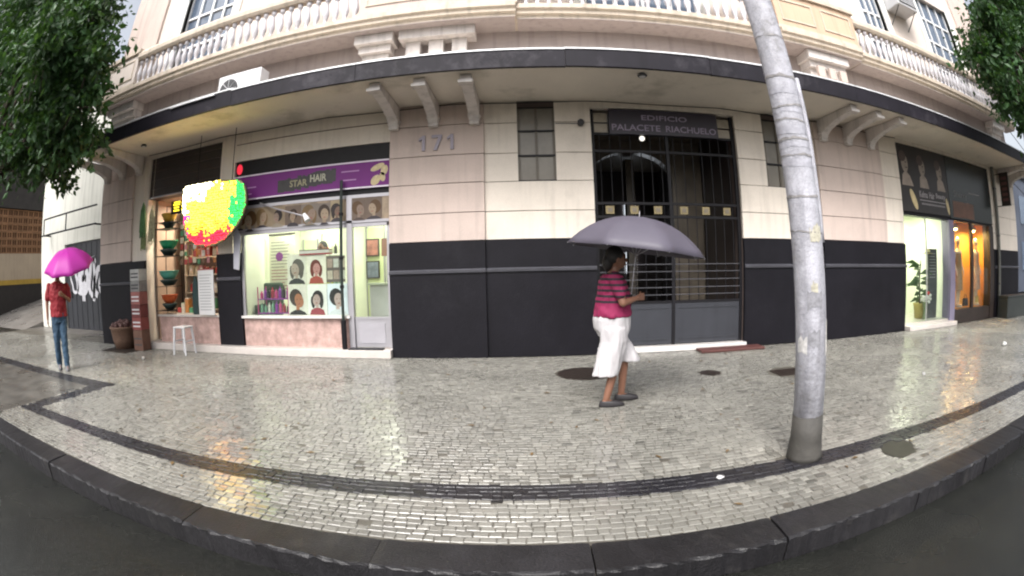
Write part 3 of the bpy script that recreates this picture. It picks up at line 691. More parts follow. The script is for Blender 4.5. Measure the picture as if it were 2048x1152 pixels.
# right shop signs
rs = thing('shop_sign', (9.1, F, 2.5), 'dark beauty shop sign with pale figures and grey lettering', 'sign')
B(8.095, 10.17, F-.01, F+.029, 2.55, 4.045).build('board', mat('sign_dark_print', (.022,.018,.018), .4, .3), rs)
PF = mat('print_pale_figure', (.27,.225,.19), .45, .35, 4); PD = mat('print_dark', (.02,.016,.016), .45, .3)
for (cx, cz, s) in ((8.32, 3.62, .28), (9.02, 3.60, .25), (9.80, 3.58, .25)):
    MB().prism([(cx-.16*s/.25, 3.12), (cx-.13, 3.35), (cx-.04, 3.42), (cx-.06, cz-.1), (cx+.08, cz-.1), (cx+.06, 3.42), (cx+.16, 3.34), (cx+.24*s/.25, 3.12)], 'y', F-.0125, F-.0102).build('printed_bust', PF, rs)
    MB().disc((cx, cz), .13, .21, F-.0145).build('printed_face', PF, rs); MB().disc((cx-.06, cz+.15), .14, .12, F-.017, rot=.5).build('printed_hair', mat('print_hair', (.07,.05,.045), .45, .3, 12), rs)
    MB().disc((cx+.04, cz+.02), .03, .012, F-.0165).build('printed_eye', PD, rs); MB().disc((cx+.05, cz-.10), .035, .013, F-.0165).build('printed_mouth', PD, rs)
SG = mat('sign_grey_letters', (.30,.28,.29), .45)
text('Kelma', 8.80, 9.15, 2.90, 3.05, F-.0105, SG, rs, th=.004, bold=.015); text('Hair', 9.22, 9.46, 2.90, 3.05, F-.0105, SG, rs, th=.004, bold=.015); text('Beauty', 9.53, 9.98, 2.90, 3.05, F-.0105, SG, rs, th=.004, bold=.015); B(8.80, 9.98, F-.0125, F-.0105, 2.83, 2.85).build('underline', SG, rs); B(8.86, 9.95, F-.0125, F-.0105, 2.74, 2.78).build('small_print', mat('sign_grey_dim', (.17,.16,.165), .45, .5, 30), rs)
MB().disc((8.55, 2.83), .09, .25, F-.0125, rot=.5).build('printed_gold', GO, rs); MB().disc((10.08, 2.78), .06, .2, F-.0125, rot=.3).build('printed_gold', GO, rs)
rs2 = thing('shop_sign', (11.5, F, 2.5), 'plain black-green sign with amber lower corner above the orange showcase', 'sign')
B(10.19, 12.78, F-.012, F+.029, 2.52, 4.04).build('board', mat('sign_blackgreen', (.018,.022,.022), .25, .3), rs2)
B(10.35, 11.55, F-.0145, F-.0125, 2.56, 2.95).build('amber_print', mat('print_amber', (.11,.045,.022), .4, .5, 3), rs2)
text('Sherry', 10.45, 11.2, 3.02, 3.22, F-.0125, mat('sign_dim', (.13,.13,.13), .45), rs2, th=.004)
B(11.3, 12.0, F-.0145, F-.0125, 3.22, 3.235).build('thin_line', SG, rs2)
hsn = thing('hanging_sign', (13.35, F, 3.1), 'narrow dark hanging sign projecting from the wall beside the showcase', 'sign')
B(13.30, 13.36, F-.62, F-.22, 3.05, 3.98).build('panel', DKBROWN, hsn)
for z in (3.06, 3.96): MB().tube([(13.33, F-.01, z), (13.33, F-.64, z)], .014, 6).build('arm', BLACK, hsn)
for i in range(5): B(13.297, 13.2995, F-.55, F-.30, 3.18+i*.15, 3.26+i*.15).build('sign_mark', mat('sign_mark_red', (.12,.05,.05), .5), hsn)
dp = thing('downpipe', (13.05, F, 0), 'dark vertical downpipe on the cream wall right of the showcase', 'pipe')
MB().tube([(13.05, F-.09, .0), (13.05, F-.09, SZ-.01)], .06, 10).build('pipe', mat('pipe_grey', (.10,.10,.09), .5, .3, 4), dp)
for z in (.9, 2.2, 3.5): MB().tube([(13.05, F-.09, z), (13.05, F-.09, z+.05)], .072, 10).build('pipe_clip', DGREY, dp)

# ================================================================== LED SIGN
def led_material():
    mt = bpy.data.materials.new('led_sign_face'); mt.use_nodes = True; n = mt.node_tree.nodes; l = mt.node_tree.links; p = n['Principled BSDF']
    tc = n.new('ShaderNodeTexCoord'); sp = n.new('ShaderNodeSeparateXYZ'); l.new(tc.outputs['Generated'], sp.inputs[0])
    nz = n.new('ShaderNodeTexNoise'); nz.inputs['Scale'].default_value = 3.2; nz.inputs['Detail'].default_value = 2; l.new(tc.outputs['Generated'], nz.inputs['Vector'])
    def mth(op, a, b):
        q = n.new('ShaderNodeMath'); q.operation = op
        for i, v in enumerate((a, b)):
            if hasattr(v, 'links') or hasattr(v, 'is_linked'): l.new(v, q.inputs[i])
            else: q.inputs[i].default_value = v
        return q.outputs[0]
    wob = mth('MULTIPLY', mth('SUBTRACT', nz.outputs['Fac'], .5), .5)
    def mask(v, a, b):
        r = n.new('ShaderNodeMapRange'); r.interpolation_type = 'SMOOTHSTEP'; r.inputs['From Min'].default_value = a; r.inputs['From Max'].default_value = b
        l.new(mth('ADD', v, wob), r.inputs['Value']); return r.outputs[0]
    def mix(a, b, f):
        m_ = n.new('ShaderNodeMix'); m_.data_type = 'RGBA'; l.new(f, m_.inputs['Factor'])
        if isinstance(a, tuple): m_.inputs['A'].default_value = (*a, 1)
        else: l.new(a, m_.inputs['A'])
        m_.inputs['B'].default_value = (*b, 1); return m_.outputs['Result']
    c = mix((1., .74, .05), (.03, .62, .07), mask(sp.outputs['X'], .72, .92))
    c = mix(c, (.95, .30, .02), mask(mth('SUBTRACT', 1., sp.outputs['Z']), .55, .72)); c = mix(c, (.85, .02, .06), mask(mth('SUBTRACT', 1., sp.outputs['Z']), .72, .90))
    c = mix(c, (1, 1, .92), mask(mth('SUBTRACT', sp.outputs['Z'], mth('MULTIPLY', sp.outputs['X'], .75)),   .62, .85))
    vo = n.new('ShaderNodeTexVoronoi'); vo.inputs['Scale'].default_value = 34; vo.inputs['Randomness'].default_value = .15; l.new(tc.outputs['Generated'], vo.inputs['Vector'])
    r = n.new('ShaderNodeMapRange'); r.inputs['From Min'].default_value = .15; r.inputs['From Max'].default_value = .6; r.inputs['To Min'].default_value = 2.4; r.inputs['To Max'].default_value = .8; l.new(vo.outputs['Distance'], r.inputs['Value'])
    l.new(c, p.inputs['Emission Color']); l.new(r.outputs[0], p.inputs['Emission Strength']); p.inputs['Base Color'].default_value = (.05, .05, .04, 1)
    return mt
led = thing('lit_sign', (-5.85, F-.35, 2.0), 'big glowing yellow, green and red lit sign hung before the herb shop', 'sign')
outl = [(-6.46, 3.10), (-6.30, 3.18), (-5.05, 3.14), (-4.86, 3.02), (-4.80, 2.70), (-4.92, 2.40), (-5.25, 2.10), (-5.60, 1.98), (-6.10, 2.04), (-6.36, 2.30)]
def rnd(poly, it=2):
    for _ in range(it):
        o = []
        for i in range(len(poly)):
            a, b = poly[i], poly[(i+1) % len(poly)]; o += [(a[0]*.75+b[0]*.25, a[1]*.75+b[1]*.25), (a[0]*.25+b[0]*.75, a[1]*.25+b[1]*.75)]
        poly = o
    return poly
LY = F-.42
def inside(p, poly):
    c = False; j = len(poly)-1
    for i in range(len(poly)):
        if (poly[i][1] > p[1]) != (poly[j][1] > p[1]) and p[0] < (poly[j][0]-poly[i][0])*(p[1]-poly[i][1])/(poly[j][1]-poly[i][1])+poly[i][0]: c = not c
        j = i
    return c
PO = rnd(outl); lr2 = random.Random(8)
EM = {'white': ((1, .93, .62), 5.5), 'yellow': ((1, .74, .05), 3.6), 'orange': ((1, .33, .03), 2.6), 'red': ((1, .02, .05), 2.2), 'green': ((.03, .85, .10), 2.0), 'magenta': ((1, .03, .30), 1.8)}
LB = {k: MB() for k in EM}
zz = 1.96
while zz < 3.2:
    xx = -6.5
    while xx < -4.75:
        px_, pz_ = xx+lr2.gauss(0, .006), zz+lr2.gauss(0, .006)
        if inside((px_, pz_), PO):
            u = (px_+6.46)/1.66; v = (pz_-1.98)/1.2; n1 = .16*noise.noise(Vector((px_*4, pz_*4, 2)))+lr2.gauss(0, .05)
            c = 'yellow'
            if v-.55*u+n1 > .64: c = 'white'
            if v+n1 < .34: c = 'orange'
            if v+n1-.12*abs(u-.5) < .17: c = 'red'
            if u < .10+n1*.5 and v < .5: c = 'magenta'
            if u+n1 > .80 and v > .25: c = 'green'
            LB[c].ball((px_, LY-.012, pz_), .021 if c != 'white' else .024, 6, 4)
        xx += .046
    zz += .044
MB().prism(PO, 'y', LY+.001, LY+.09).build('sign_box', mat('led_panel', (.05,.04,.03), .5), led)
for k, mb in LB.items():
    if mb.v:
        o = mb.build('bulbs', mat('led_'+k, EM[k][0], .5, emit=EM[k][0], es=EM[k][1]*.7), led); o['kind'] = 'stuff'
fr_ = rnd(outl); MB().tube([(q[0], LY, q[1]) for q in fr_]+[(fr_[0][0], LY, fr_[0][1])], .022, 8).build('frame', mat('led_frame', (.25,.22,.10), .4), led)
for xx in (-6.1, -5.2): MB().tube([(xx, LY+.06, 3.1), (xx, LY+.06, SZ)], .008, 5).build('hanger', BLACK, led)
tk = thing('ticker_display', (-6.95, F-.02, 2.76), 'small dark display with yellow lit strokes at the top of the herb shop opening', 'display')
B(-7.15, -6.66, F-.03, F+.03, 2.74, 3.0).build('housing', BLACK, tk)
LYM = mat('yellow_led', (.1,.08,.01), .5, emit=(1, .78, .03), es=1.6)
for z in (2.79, 2.85, 2.91, 2.955): B(-7.10+random.uniform(0,.05), -6.86-random.uniform(0,.05), F-.033, F-.031, z, z+.03).build('lit_stroke', LYM, tk)
for z in (2.80, 2.87, 2.94): B(-6.82, -6.72, F-.033, F-.031, z, z+.028).build('lit_stroke', LYM, tk)

# ================================================================== HERB SHOP GOODS
sh = thing('shelf_unit', (-6.75, 9.2, .14), 'wooden wall shelves filled with jars at the back of the herb shop', 'shelf')
SHY0, SHY1 = 8.55, 8.85
shz = [.75, 1.12, 1.50, 1.88, 2.26, 2.64]
for z in shz: B(-7.5, -5.95, SHY0, SHY1, z-.03, z).build('shelf_board', SHELFM, sh)
for xx in (-7.53, -5.95): B(xx, xx+.03, SHY0, SHY1, .14, 3.0).build('side_panel', SHELFM, sh)
B(-7.53, -5.92, SHY1+.001, SHY1+.02, .14, 3.0).build('back_panel', mat('shelf_back', (.22,.16,.12), .6, .3), sh)
cols = [('red', (.40,.05,.04)), ('cream', (.60,.52,.38)), ('orange', (.50,.20,.05)), ('green', (.08,.26,.12)), ('white', (.65,.64,.60)), ('brown', (.16,.08,.04)), ('pink', (.50,.22,.24))]
NTH = ['first','second','third','fourth','fifth','sixth','seventh','eighth','ninth','tenth','eleventh','twelfth','thirteenth','fourteenth']
ords = ['lowest', 'second', 'third', 'fourth', 'fifth', 'topmost']
for zi, z in enumerate(shz):
    x = -7.42; idx = 0
    while x < -6.05:
        idx += 1; nth = NTH[idx-1]
        cn, cc = random.choice(cols); wd = random.uniform(.10, .16); hh = random.uniform(.15, .27); cx = x+wd/2; r = wd*.46
        loc = (cx, 8.65, z)
        if random.random() < .65:
            t = thing('jar', loc, f'{cn} jar, {nth} item from the left on the {ords[zi]} herb shop shelf', 'jar', 'jars on the herb shop shelves')
            mb = MB(); mb.smooth = True; mb.lathe((cx, 8.65, z+.001), [(r*.9, 0), (r, .02), (r, hh*.7), (r*.6, hh*.84), (r*.55, hh*.88)], 12); mb.build('jar_body', mat('goods_'+cn, cc, .35, .2, 12), t)
            MB().lathe((cx, 8.65, z+hh*.88), [(r*.62, 0), (r*.62, hh*.12)], 10).build('lid', mat('goods_lid', (.5,.45,.35), .4), t)
        else:
            t = thing('carton', loc, f'{cn} carton, {nth} item from the left on the {ords[zi]} herb shop shelf', 'carton', 'cartons on the herb shop shelves')
            B(cx-r, cx+r, 8.60, 8.72, z+.001, z+hh).build('box_body', mat('goods_'+cn, cc), t); B(cx-r*.7, cx+r*.7, 8.597, 8.599, z+hh*.4, z+hh*.75).build('printed_label', mat('goods_white', (.65,.64,.60)), t)
        x += wd+random.uniform(.01, .05)
for i, xx in enumerate((-7.08, -6.95, -6.81, -6.68, -6.55, -6.42, -6.28, -6.1)):
    cn, cc = cols[(i*2+1) % 7]
    t = thing('packet_string', (xx, F+.30, 1.9), f'{NTH[i]} string of hanging packets from the left inside the herb shop opening, mostly {cn}', 'packets', 'hanging packet strings')
    MB().tube([(xx, F+.31, 1.75), (xx, F+.31, 3.14)], .004, 4).build('string', SHELFM, t)
    for k in range(9):
        c2 = cc if k % 2 else random.choice(cols)[1]; zz = 1.72+k*.15+random.uniform(-.02,.02); wk = random.uniform(.035, .055)
        B(xx-wk, xx+wk, F+.295, F+.308, zz, zz+random.uniform(.09, .13)).build('packet', mat('packet_%.2f_%.2f' % c2[:2], c2, .35, .25, 20), t, bevel=.004)
ct = thing('display_tray', (-6.9, F+.2, .70), 'low wooden tray of small goods on the herb shop counter', 'tray')
B(-7.1, -6.6, F+.08, F+.36, .702, .73).build('tray_base', SHELFM, ct)
for i in range(4):
    for k in range(2):
        c2 = cols[(i+3*k) % 7][1]; B(-7.08+i*.12, -6.98+i*.12, F+.10+k*.13, F+.20+k*.13, .731, .731+.10+.09*((i+k) % 3)).build('packet', mat('packet_%.2f_%.2f' % c2[:2], c2, .35, .25, 20), ct)
# basins hung on the left jamb
for i, (z, cn, cc, r) in enumerate(((2.62, 'yellow', (.55,.33,.04), .19), (2.05, 'green', (.02,.28,.13), .23), (1.42, 'teal', (.10,.38,.30), .24), (.92, 'orange-red', (.50,.10,.03), .2))):
    c = (-7.42, F+.20, z); mb = MB(); mb.smooth = True
    mb.lathe(c, [(r*.55, .0), (r*.9, .10), (r, .16), (r*1.06, .165), (r*1.05, .18), (r*.96, .175), (r*.85, .10), (r*.5, .015)], 20)
    t = thing('basin', c, f'{cn} plastic basin stacked at the left edge of the herb shop opening', 'basin', 'plastic basins in the herb shop'); mb.build('bowl', mat('basin_'+cn, cc, .35, .1), t)
    mb = MB(); mb.smooth = True; mb.lathe((c[0], c[1], z-.13), [(r*.5, 0), (r*.85, .09), (r*.95, .125), (r*.9, .128), (r*.8, .09), (r*.45, .012)], 20); mb.build('bowl', mat('basin_dark', (.03,.05,.045), .4), t)
rack = thing('wire_rack', (-7.44, F+.33, .7), 'thin dark wire rack carrying the coloured basins', 'rack')
for xx in (-7.68, -7.16): MB().tube([(xx, F+.38, .70), (xx, F+.38, 3.0)], .01, 5).build('upright', BLACK, rack)
for z in (.78, 1.28, 1.91, 2.48, 2.61): B(-7.69, -7.15, F-.02, F+.39, z-.012, z-.002).build('wire_shelf', BLACK, rack)
# bundles hung at the left jamb
for i, (xx, z0, z1, cc, cn, yy) in enumerate(((-7.98, 2.05, 3.02, (.22,.26,.12), 'olive green', F-.12), (-7.72, 2.15, 3.0, (.42,.40,.26), 'straw coloured', F-.10), (-7.86, 2.3, 3.05, (.07,.17,.06), 'bright green', F-.28))):
    mb = MB(); mb.smooth = False
    for k in range(16):
        a = random.uniform(0, 6.28); rr = random.uniform(.02, .11); zz = random.uniform(z0, z0+.15)
        mb.tube([(xx, yy, z1), (xx+rr*.5*math.cos(a), yy+rr*.4*math.sin(a), (z0+z1)/2+.2), (xx+rr*math.cos(a), yy+.6*rr*math.sin(a), zz)], [.012, .030, .014], 5)
    t = thing('herb_bundle', (xx, yy, z0), f'{cn} bundle of dried herbs hanging at the left of the herb shop', 'herbs', 'hanging herb bundles'); mb.build('stems', mat('herb_'+cn.replace(' ', '_'), cc, .7, .5, 20), t)
    MB().tube([(xx, yy, z1-.03), (xx, yy, SZ)], .005, 4).build('string', SHELFM, t); MB().tube([(xx, yy, z1-.12), (xx, yy, z1-.08)], .03, 8).build('tie', SHELFM, t)
# boxes stacked at the left
zb = .0
for i, (hh, cn, cc) in enumerate(((.42, 'brown', (.12,.06,.04)), (.26, 'red', (.20,.05,.045)), (.26, 'dark red', (.13,.03,.03)), (.26, 'red and white', (.25,.09,.08)), (.22, 'grey', (.20,.20,.195)), (.24, 'white', (.36,.36,.35)))):
    t = thing('box', (-7.86, F-.42, zb), f'{cn} box, {["lowest","second from the bottom","third from the bottom","fourth from the bottom","second from the top","topmost"][i]} in the stack by the herb shop', 'box', 'boxes stacked by the herb shop')
    B(-8.02, -7.70, F-.56, F-.28, zb+.002, zb+hh-.002).build('carton', mat('box_'+cn.replace(' ', '_'), cc, .6, .25, 9), t, bevel=.008)
    for q in range(2): B(-7.99, -7.73, F-.563, F-.5605, zb+hh*.25+q*hh*.3, zb+hh*.25+q*hh*.3+.03).build('printed_band', LGREY if i in (1, 2, 3) else DGREY, t)
    zb += hh
# wicker basket / sack on the pavement
bk = thing('wicker_basket', (-8.55, F-.42, 0), 'brown wicker basket heaped with dark goods on the pavement by the left pier', 'basket')
mb = MB(); mb.smooth = True; mb.lathe((-8.55, F-.42, .0), [(.24, 0), (.30, .2), (.34, .42), (.37, .45), (.36, .48), (.30, .46)], 20); mb.build('basket_body', mat('wicker', (.13,.075,.05), .7, .5, 40, .8, 60), bk)
mb = MB()
for k in range(40):
    a = random.uniform(0, 6.28); rr = .28*math.sqrt(random.random()); mb.ball((-8.55+rr*math.cos(a), F-.42+rr*math.sin(a), .47+.18*(1-rr/.3)*random.random()), random.uniform(.04, .08), 7, 5)
mb.build('heap', mat('basket_goods', (.10,.05,.045), .6, .5, 15), bk)
# price board, stool
pb = thing('price_board', (-6.0, F-.08, .69), 'white price board with grey lines leaning at the herb shop counter', 'board')
B(-6.26, -5.84, F-.10, F-.075, .705, 1.56).build('board', mat('board_white', (.60,.60,.60), .5, .04), pb)
for i in range(13): B(-6.22, -5.88-random.uniform(0, .07), F-.1025, F-.1005, .80+i*.055, .812+i*.055).build('text_line', mat('board_line', (.25,.25,.27), .6), pb)
B(-6.27, -5.83, F-.105, F-.07, 1.561, 1.585).build('top_rail', mat('red_rail', (.3,.08,.08), .5), pb)
sl = thing('plastic_stool', (-6.42, F-.50, 0), 'white plastic stool on the pavement before the herb shop', 'stool')
B(-6.58, -6.26, F-.66, F-.34, .50, .53).build('seat', LGREY, sl, bevel=.012)
for sx in (-1, 1):
    for sy in (-1, 1):
        MB().tube([(-6.42+sx*.13, F-.5+sy*.13, .505), (-6.42+sx*.17, F-.5+sy*.17, 0)], [.028, .022], 6).build('leg', LGREY, sl)
for sx in (-1, 1): B(-6.42+sx*.145-.01, -6.42+sx*.145+.01, F-.63, F-.37, .24, .27).build('stretcher', LGREY, sl)
gc = solo(MB().loft([(-6.52, F+.12, .70, .08, .05), (-6.52, F+.12, .9, .10, .06), (-6.52, F+.12, 1.3, .08, .05), (-6.52, F+.12, 1.45, .03, .03)], 10), 'hanging_apron', mat('dark_teal_cloth', (.02,.045,.045), .8), (-6.52, F+.12, .70), 'dark teal apron hanging left of the white price board', 'apron')
tw = MB()
tw.prism([(-5.30+.0, 1.55), (-5.17, 1.52), (-5.12, 2.12), (-5.22, 2.30), (-5.30, 2.20)], 'y', F-.12, F-.09)
solo(tw, 'hanging_towel', mat('white_cloth', (.38,.38,.43), .8), (-5.2, F-.1, 1.52), 'white cloth hanging beside the dark pillar between the shops', 'towel', bevel=.01)

# ================================================================== SALON INTERIOR
lb = thing('price_list', (-4.93, 8.82, .14), 'tall white printed price list on a stand inside the salon', 'poster')
B(-5.24, -4.62, 8.82, 8.84, 1.05, 2.22).build('sheet', paper((.88,.87,.78)), lb)
for i in range(16): B(-5.19, -4.72-random.uniform(0,.2), 8.816, 8.819, 1.12+i*.063, 1.135+i*.063).build('text_line', mat('list_red', (.40,.16,.18), .5) if i < 7 else mat('board_line', (1,1,1)), lb)
MB().disc((-4.98, 1.78), .09, .09, 8.813).build('emblem', mat('emblem_purple', (.25,.05,.30), .5), lb); B(-5.25, -4.61, 8.81, 8.845, 2.22, 2.25).build('top_rail', DKBROWN, lb)
for xx in (-5.22, -4.66): B(xx, xx+.03, 8.83, 8.86, .14, 1.06).build('stand_leg', ALU, lb)
ws = thing('wall_shelf', (-4.45, 10.4, 1.3), 'white shelf of colourful bottles on the back wall of the salon', 'shelf')
for z in (1.15, 1.5, 1.85): B(-4.85, -4.08, 10.38, 10.53, z-.025, z).build('shelf_board', FRAMEW, ws)
wr = random.Random(9)
for z, zn in ((1.15, 'lowest'), (1.5, 'middle'), (1.85, 'top')):
    for i in range(7):
        cn, cc = wr.choice([('pink', (.50,.07,.20)), ('dark red', (.30,.03,.05)), ('black', (.02,.02,.02)), ('white', (.6,.58,.5)), ('green', (.15,.3,.2)), ('purple', (.22,.04,.28))]); xx = -4.79+i*.11; hh = wr.uniform(.14, .24)
        t = thing('bottle', (xx, 10.44, z), f'{cn} bottle, {NTH[i]} from the left on the {zn} salon wall shelf', 'bottle', 'bottles on the salon wall shelf')
        MB().lathe((xx, 10.44, z+.001), [(.038, 0), (.04, .01), (.04, hh*.7), (.016, hh*.82), (.016, hh)], 9).build('bottle_body', mat('bottle_'+cn.replace(' ', '_'), cc, .3, .15, 20), t)
for i, (xx, zz, cc) in enumerate(((-3.45, 1.95, (.30,.12,.10)), (-3.45, 1.45, (.14,.16,.22)), (-2.85, 1.5, (.40,.30,.12)))):
    t = thing('framed_print', (xx, 10.5, zz), ['reddish', 'bluish', 'yellowish'][i]+' framed print on the salon back wall', 'picture', 'framed prints in the salon')
    B(xx-.16, xx+.16, 10.50, 10.53, zz-.2, zz+.2).build('frame', DKBROWN, t); B(xx-.13, xx+.13, 10.49, 10.499, zz-.17, zz+.17).build('print', mat('framed_%d' % i, cc, .4, .7, 6), t)
# posters in the window
specs = [((-4.02, .96), .27, (.80,.76,.70), (.06,.04,.03), (.50,.20,.10), (.02,.02,.02), 'poster of an orange-tanned head with short dark hair, lower left in the salon window', .12, False, .3),
         ((-3.62, .96), .22, (.88,.86,.84), (.015,.012,.012), (.60,.44,.40), (.40,.06,.08), 'poster of a bobbed woman in a red top, lower middle of the salon window', -.05, True, -.15),
         ((-3.22, .96), .26, (.82,.85,.92), (.012,.010,.012), (.62,.46,.42), (.75,.75,.78), 'poster of a black haircut over a white collar, lower right in the salon window', .10, False, .2),
         ((-4.02, 1.50), .25, (.78,.75,.68), (.16,.14,.12), (.58,.46,.38), (.05,.05,.05), 'poster of a grey-haired head in a dark top, upper left in the salon window', -.12, True, .2),
         ((-3.62, 1.50), .21, (.86,.82,.74), (.20,.04,.03), (.70,.36,.33), (.50,.09,.06), 'poster of a red-haired woman, upper middle in the salon window', .05, True, 0.)]
for (c, s, bgc, hair, face, topc, lab, fx, bob, ro) in specs:
    t = thing('window_poster', (c[0], F+.12, c[1]-.27), lab, 'poster', 'posters in the salon window')
    portrait(c[0], c[1], s, F+.12, t, hair, face, topc, bgc=bgc, w=.392/s, hgt=.53/s, fx=fx, bob=bob, rot=ro)
t = thing('photo_sheet', (-3.24, F+.12, 1.28), 'sheet of small dark photos, upper right in the salon window', 'poster')
B(-3.42, -3.06, F+.12, F+.124, 1.25, 1.70).build('sheet', mat('sheet_brown', (.12,.09,.08), .4), t)
for i in range(2):
    for k in range(3): B(-3.40+k*.12, -3.30+k*.12, F+.116, F+.119, 1.30+i*.2, 1.45+i*.2).build('photo', mat('photo_%d' % ((i+k) % 3), [(.45,.38,.30), (.35,.25,.2), (.5,.48,.42)][(i+k) % 3], .4, .3, 20), t)
t = thing('red_book', (-3.62, F+.3, 1.75), 'dark red tray on top of the posters in the salon window', 'tray')
B(-3.95, -3.35, F+.10, F+.24, 1.735, 1.76).build('tray_base', mat('tray_red', (.32,.03,.04), .4), t); B(-3.95, -3.35, F+.10, F+.24, 1.76, 1.81).build('tray_paper', mat('tray_white', (.6,.55,.5), .5), t); B(-3.95, -3.35, F+.10, F+.24, 1.81, 1.825).build('tray_lid', mat('tray_dark', (.04,.01,.012), .4), t)
for xx in (-3.93, -3.38): MB().tube([(xx, F+.2, .69), (xx, F+.2, 1.735)], .01, 5).build('tray_leg', ALU, t)
# product trolley
tr = thing('product_trolley', (-4.65, 8.1, .14), 'trolley crowded with pink and purple beauty products in the salon window', 'trolley')
for z in (.72, .98): B(-5.0, -4.28, 7.90, 8.25, z-.02, z).build('tray', mat('trolley_purple', (.20,.03,.22), .4), tr)
for xx in (-4.99, -4.30):
    for yy in (7.91, 8.23): MB().tube([(xx, yy, .14), (xx, yy, 1.2)], .012, 6).build('leg', mat('trolley_pink', (.45,.05,.16), .4), tr)
pc_ = [('pink', (.50,.07,.20)), ('dark red', (.30,.03,.05)), ('black', (.02,.02,.02)), ('white', (.6,.58,.5)), ('green', (.15,.3,.2)), ('purple', (.22,.04,.28))]
for z, zn in ((.72, 'lower'), (.98, 'upper')):
    for i in range(8):
        cn, cc = random.choice(pc_); xx = -4.94+i*.085; hh = random.uniform(.13, .22)
        t = thing('bottle', (xx, 7.98, z), f'{cn} bottle, {NTH[i]} from the left on the {zn} tray of the salon trolley', 'bottle', 'bottles on the salon trolley')
        MB().lathe((xx, 7.98, z+.001), [(.03, 0), (.033, .01), (.033, hh*.7), (.013, hh*.82), (.013, hh)], 9).build('bottle_body', mat('bottle_'+cn.replace(' ', '_'), cc, .3, .15, 20), t)
# green armchair left, inside
ch = thing('salon_chair', (-5.0, 8.4, .14), 'dark green padded chair at the left of the salon window', 'chair')
GCH = mat('green_leather', (.05,.085,.065), .45, .2, 8)
B(-5.28, -4.86, 8.28, 8.70, .55, .66).build('seat', GCH, ch, bevel=.03); B(-5.30, -4.84, 8.62, 8.74, .66, 1.26).build('backrest', GCH, ch, bevel=.04)
for xx in (-5.34, -4.86): B(xx, xx+.06, 8.30, 8.66, .66, .84).build('armrest', GCH, ch, bevel=.02)
MB().lathe((-5.07, 8.49, .141), [(.22, 0), (.22, .03), (.04, .05), (.04, .41)], 14).build('pedestal', ALU, ch)
# person working inside the salon handled further below
# mirror wall column and shelf
B(-4.02, -3.78, 9.9, 10.2, .14, 2.74).build('room_column', mat('col_white', (.80,.82,.74), .6), bld)
for (a, b, z0, z1, cc) in ((-5.25, -4.9, .5, 2.2, (.55,.62,.42)), (-4.75, -4.15, .9, 2.3, (.62,.66,.50)), (-3.6, -3.2, .2, 2.4, (.60,.66,.40)), (-3.1, -2.6, 1.0, 2.3, (.50,.55,.45))):
    pn = B(a, b, 10.56, 10.599, z0, z1).build('wall_panel', mat('panel_%.2f_%.2f' % cc[:2], cc, .35, .1), bld)
    for q in ((a-.03, a), (b, b+.03)): B(q[0], q[1], 10.54, 10.6, z0-.03, z1+.03).build('panel_frame', ALU, pn)
t = thing('wall_picture', (-2.55, 9.6, 1.9), 'small framed pink picture seen through the salon door', 'picture')
B(-2.95, -2.45, 9.58, 9.60, 1.72, 2.08).build('frame', mat('pic_white', (.7,.68,.66), .4), t); MB().disc((-2.70, 1.90), .12, .15, 9.572).build('print_blob', mat('pic_pink', (.60,.18,.20), .4), t); B(-2.95, -2.83, 9.574, 9.579, 1.72, 2.08).build('print_band', mat('pic_brown', (.25,.12,.10), .4), t)
t = thing('reception_desk', (-2.7, 8.9, .14), 'pale grey reception desk behind the salon door', 'desk')
B(-2.98, -2.30, 8.8, 9.2, .141, 1.15).build('desk_body', mat('desk_grey', (.50,.50,.52), .4), t, bevel=.03); B(-3.02, -2.28, 8.76, 9.22, 1.151, 1.19).build('desk_top', mat('desk_top', (.45,.48,.40), .3), t)
t = thing('plastic_bin', (-2.42, 8.2, .14), 'orange and yellow bin inside the salon door', 'bin')
MB().lathe((-2.42, 8.2, .141), [(.12, 0), (.15, .30), (.16, .32)], 14).build('bin_body', mat('bin_orange', (.50,.15,.06), .45), t); MB().lathe((-2.42, 8.2, .465), [(.165, 0), (.15, .05), (.05, .08)], 14).build('bin_lid', mat('bin_yellow', (.5,.4,.1), .45), t)
solo(B(-2.95, -2.35, F-.19, F-.005, .137, .152), 'door_mat', mat('black_rubber', (.015,.015,.018), .7, .3, 20), (-2.65, F-.1, .136), 'black rubber mat on the step at the salon door', 'mat', bevel=.004)

# ================================================================== RIGHT SHOP INTERIOR
pl = thing('potted_plant', (9.35, 8.25, .14), 'leafy plant in a yellow pot in the white shop room', 'plant')
mb = MB(); mb.smooth = True; mb.lathe((9.35, 8.25, .141), [(.15, 0), (.19, .30), (.21, .33), (.20, .36), (.16, .34)], 16); mb.build('pot', mat('yellow_pot', (.36,.29,.07), .5), pl)
mb = MB()
for k in range(34):
    a = random.uniform(0, 6.28); z0 = .5+random.random()*.9; L = random.uniform(.25, .5); up = random.uniform(-.1, .3)
    p0 = Vector((9.35, 8.25, z0)); d = Vector((math.cos(a), math.sin(a)*.8, up)).normalized(); sd_ = d.cross(Vector((0,0,1))).normalized()*.035
    p1 = p0+d*L*.5+Vector((0,0,.06)); p2 = p0+d*L-Vector((0,0,.08))
    b = len(mb.v); mb.v += [tuple(p0), tuple(p1-sd_), tuple(p1+sd_), tuple(p2)]; mb._f((b, b+1, b+3)); mb._f((b, b+3, b+2))
mb.build('foliage', mat('plant_leaf', (.05,.10,.03), .5, .3, 20), pl); MB().tube([(9.35, 8.25, .45), (9.33, 8.27, 1.0), (9.36, 8.24, 1.5)], [.03, .022, .012], 6).build('stem', BARK, pl)
t = thing('flower_arrangement', (9.30, 8.0, .14), 'low white flower arrangement with a red bloom by the yellow pot', 'flowers')
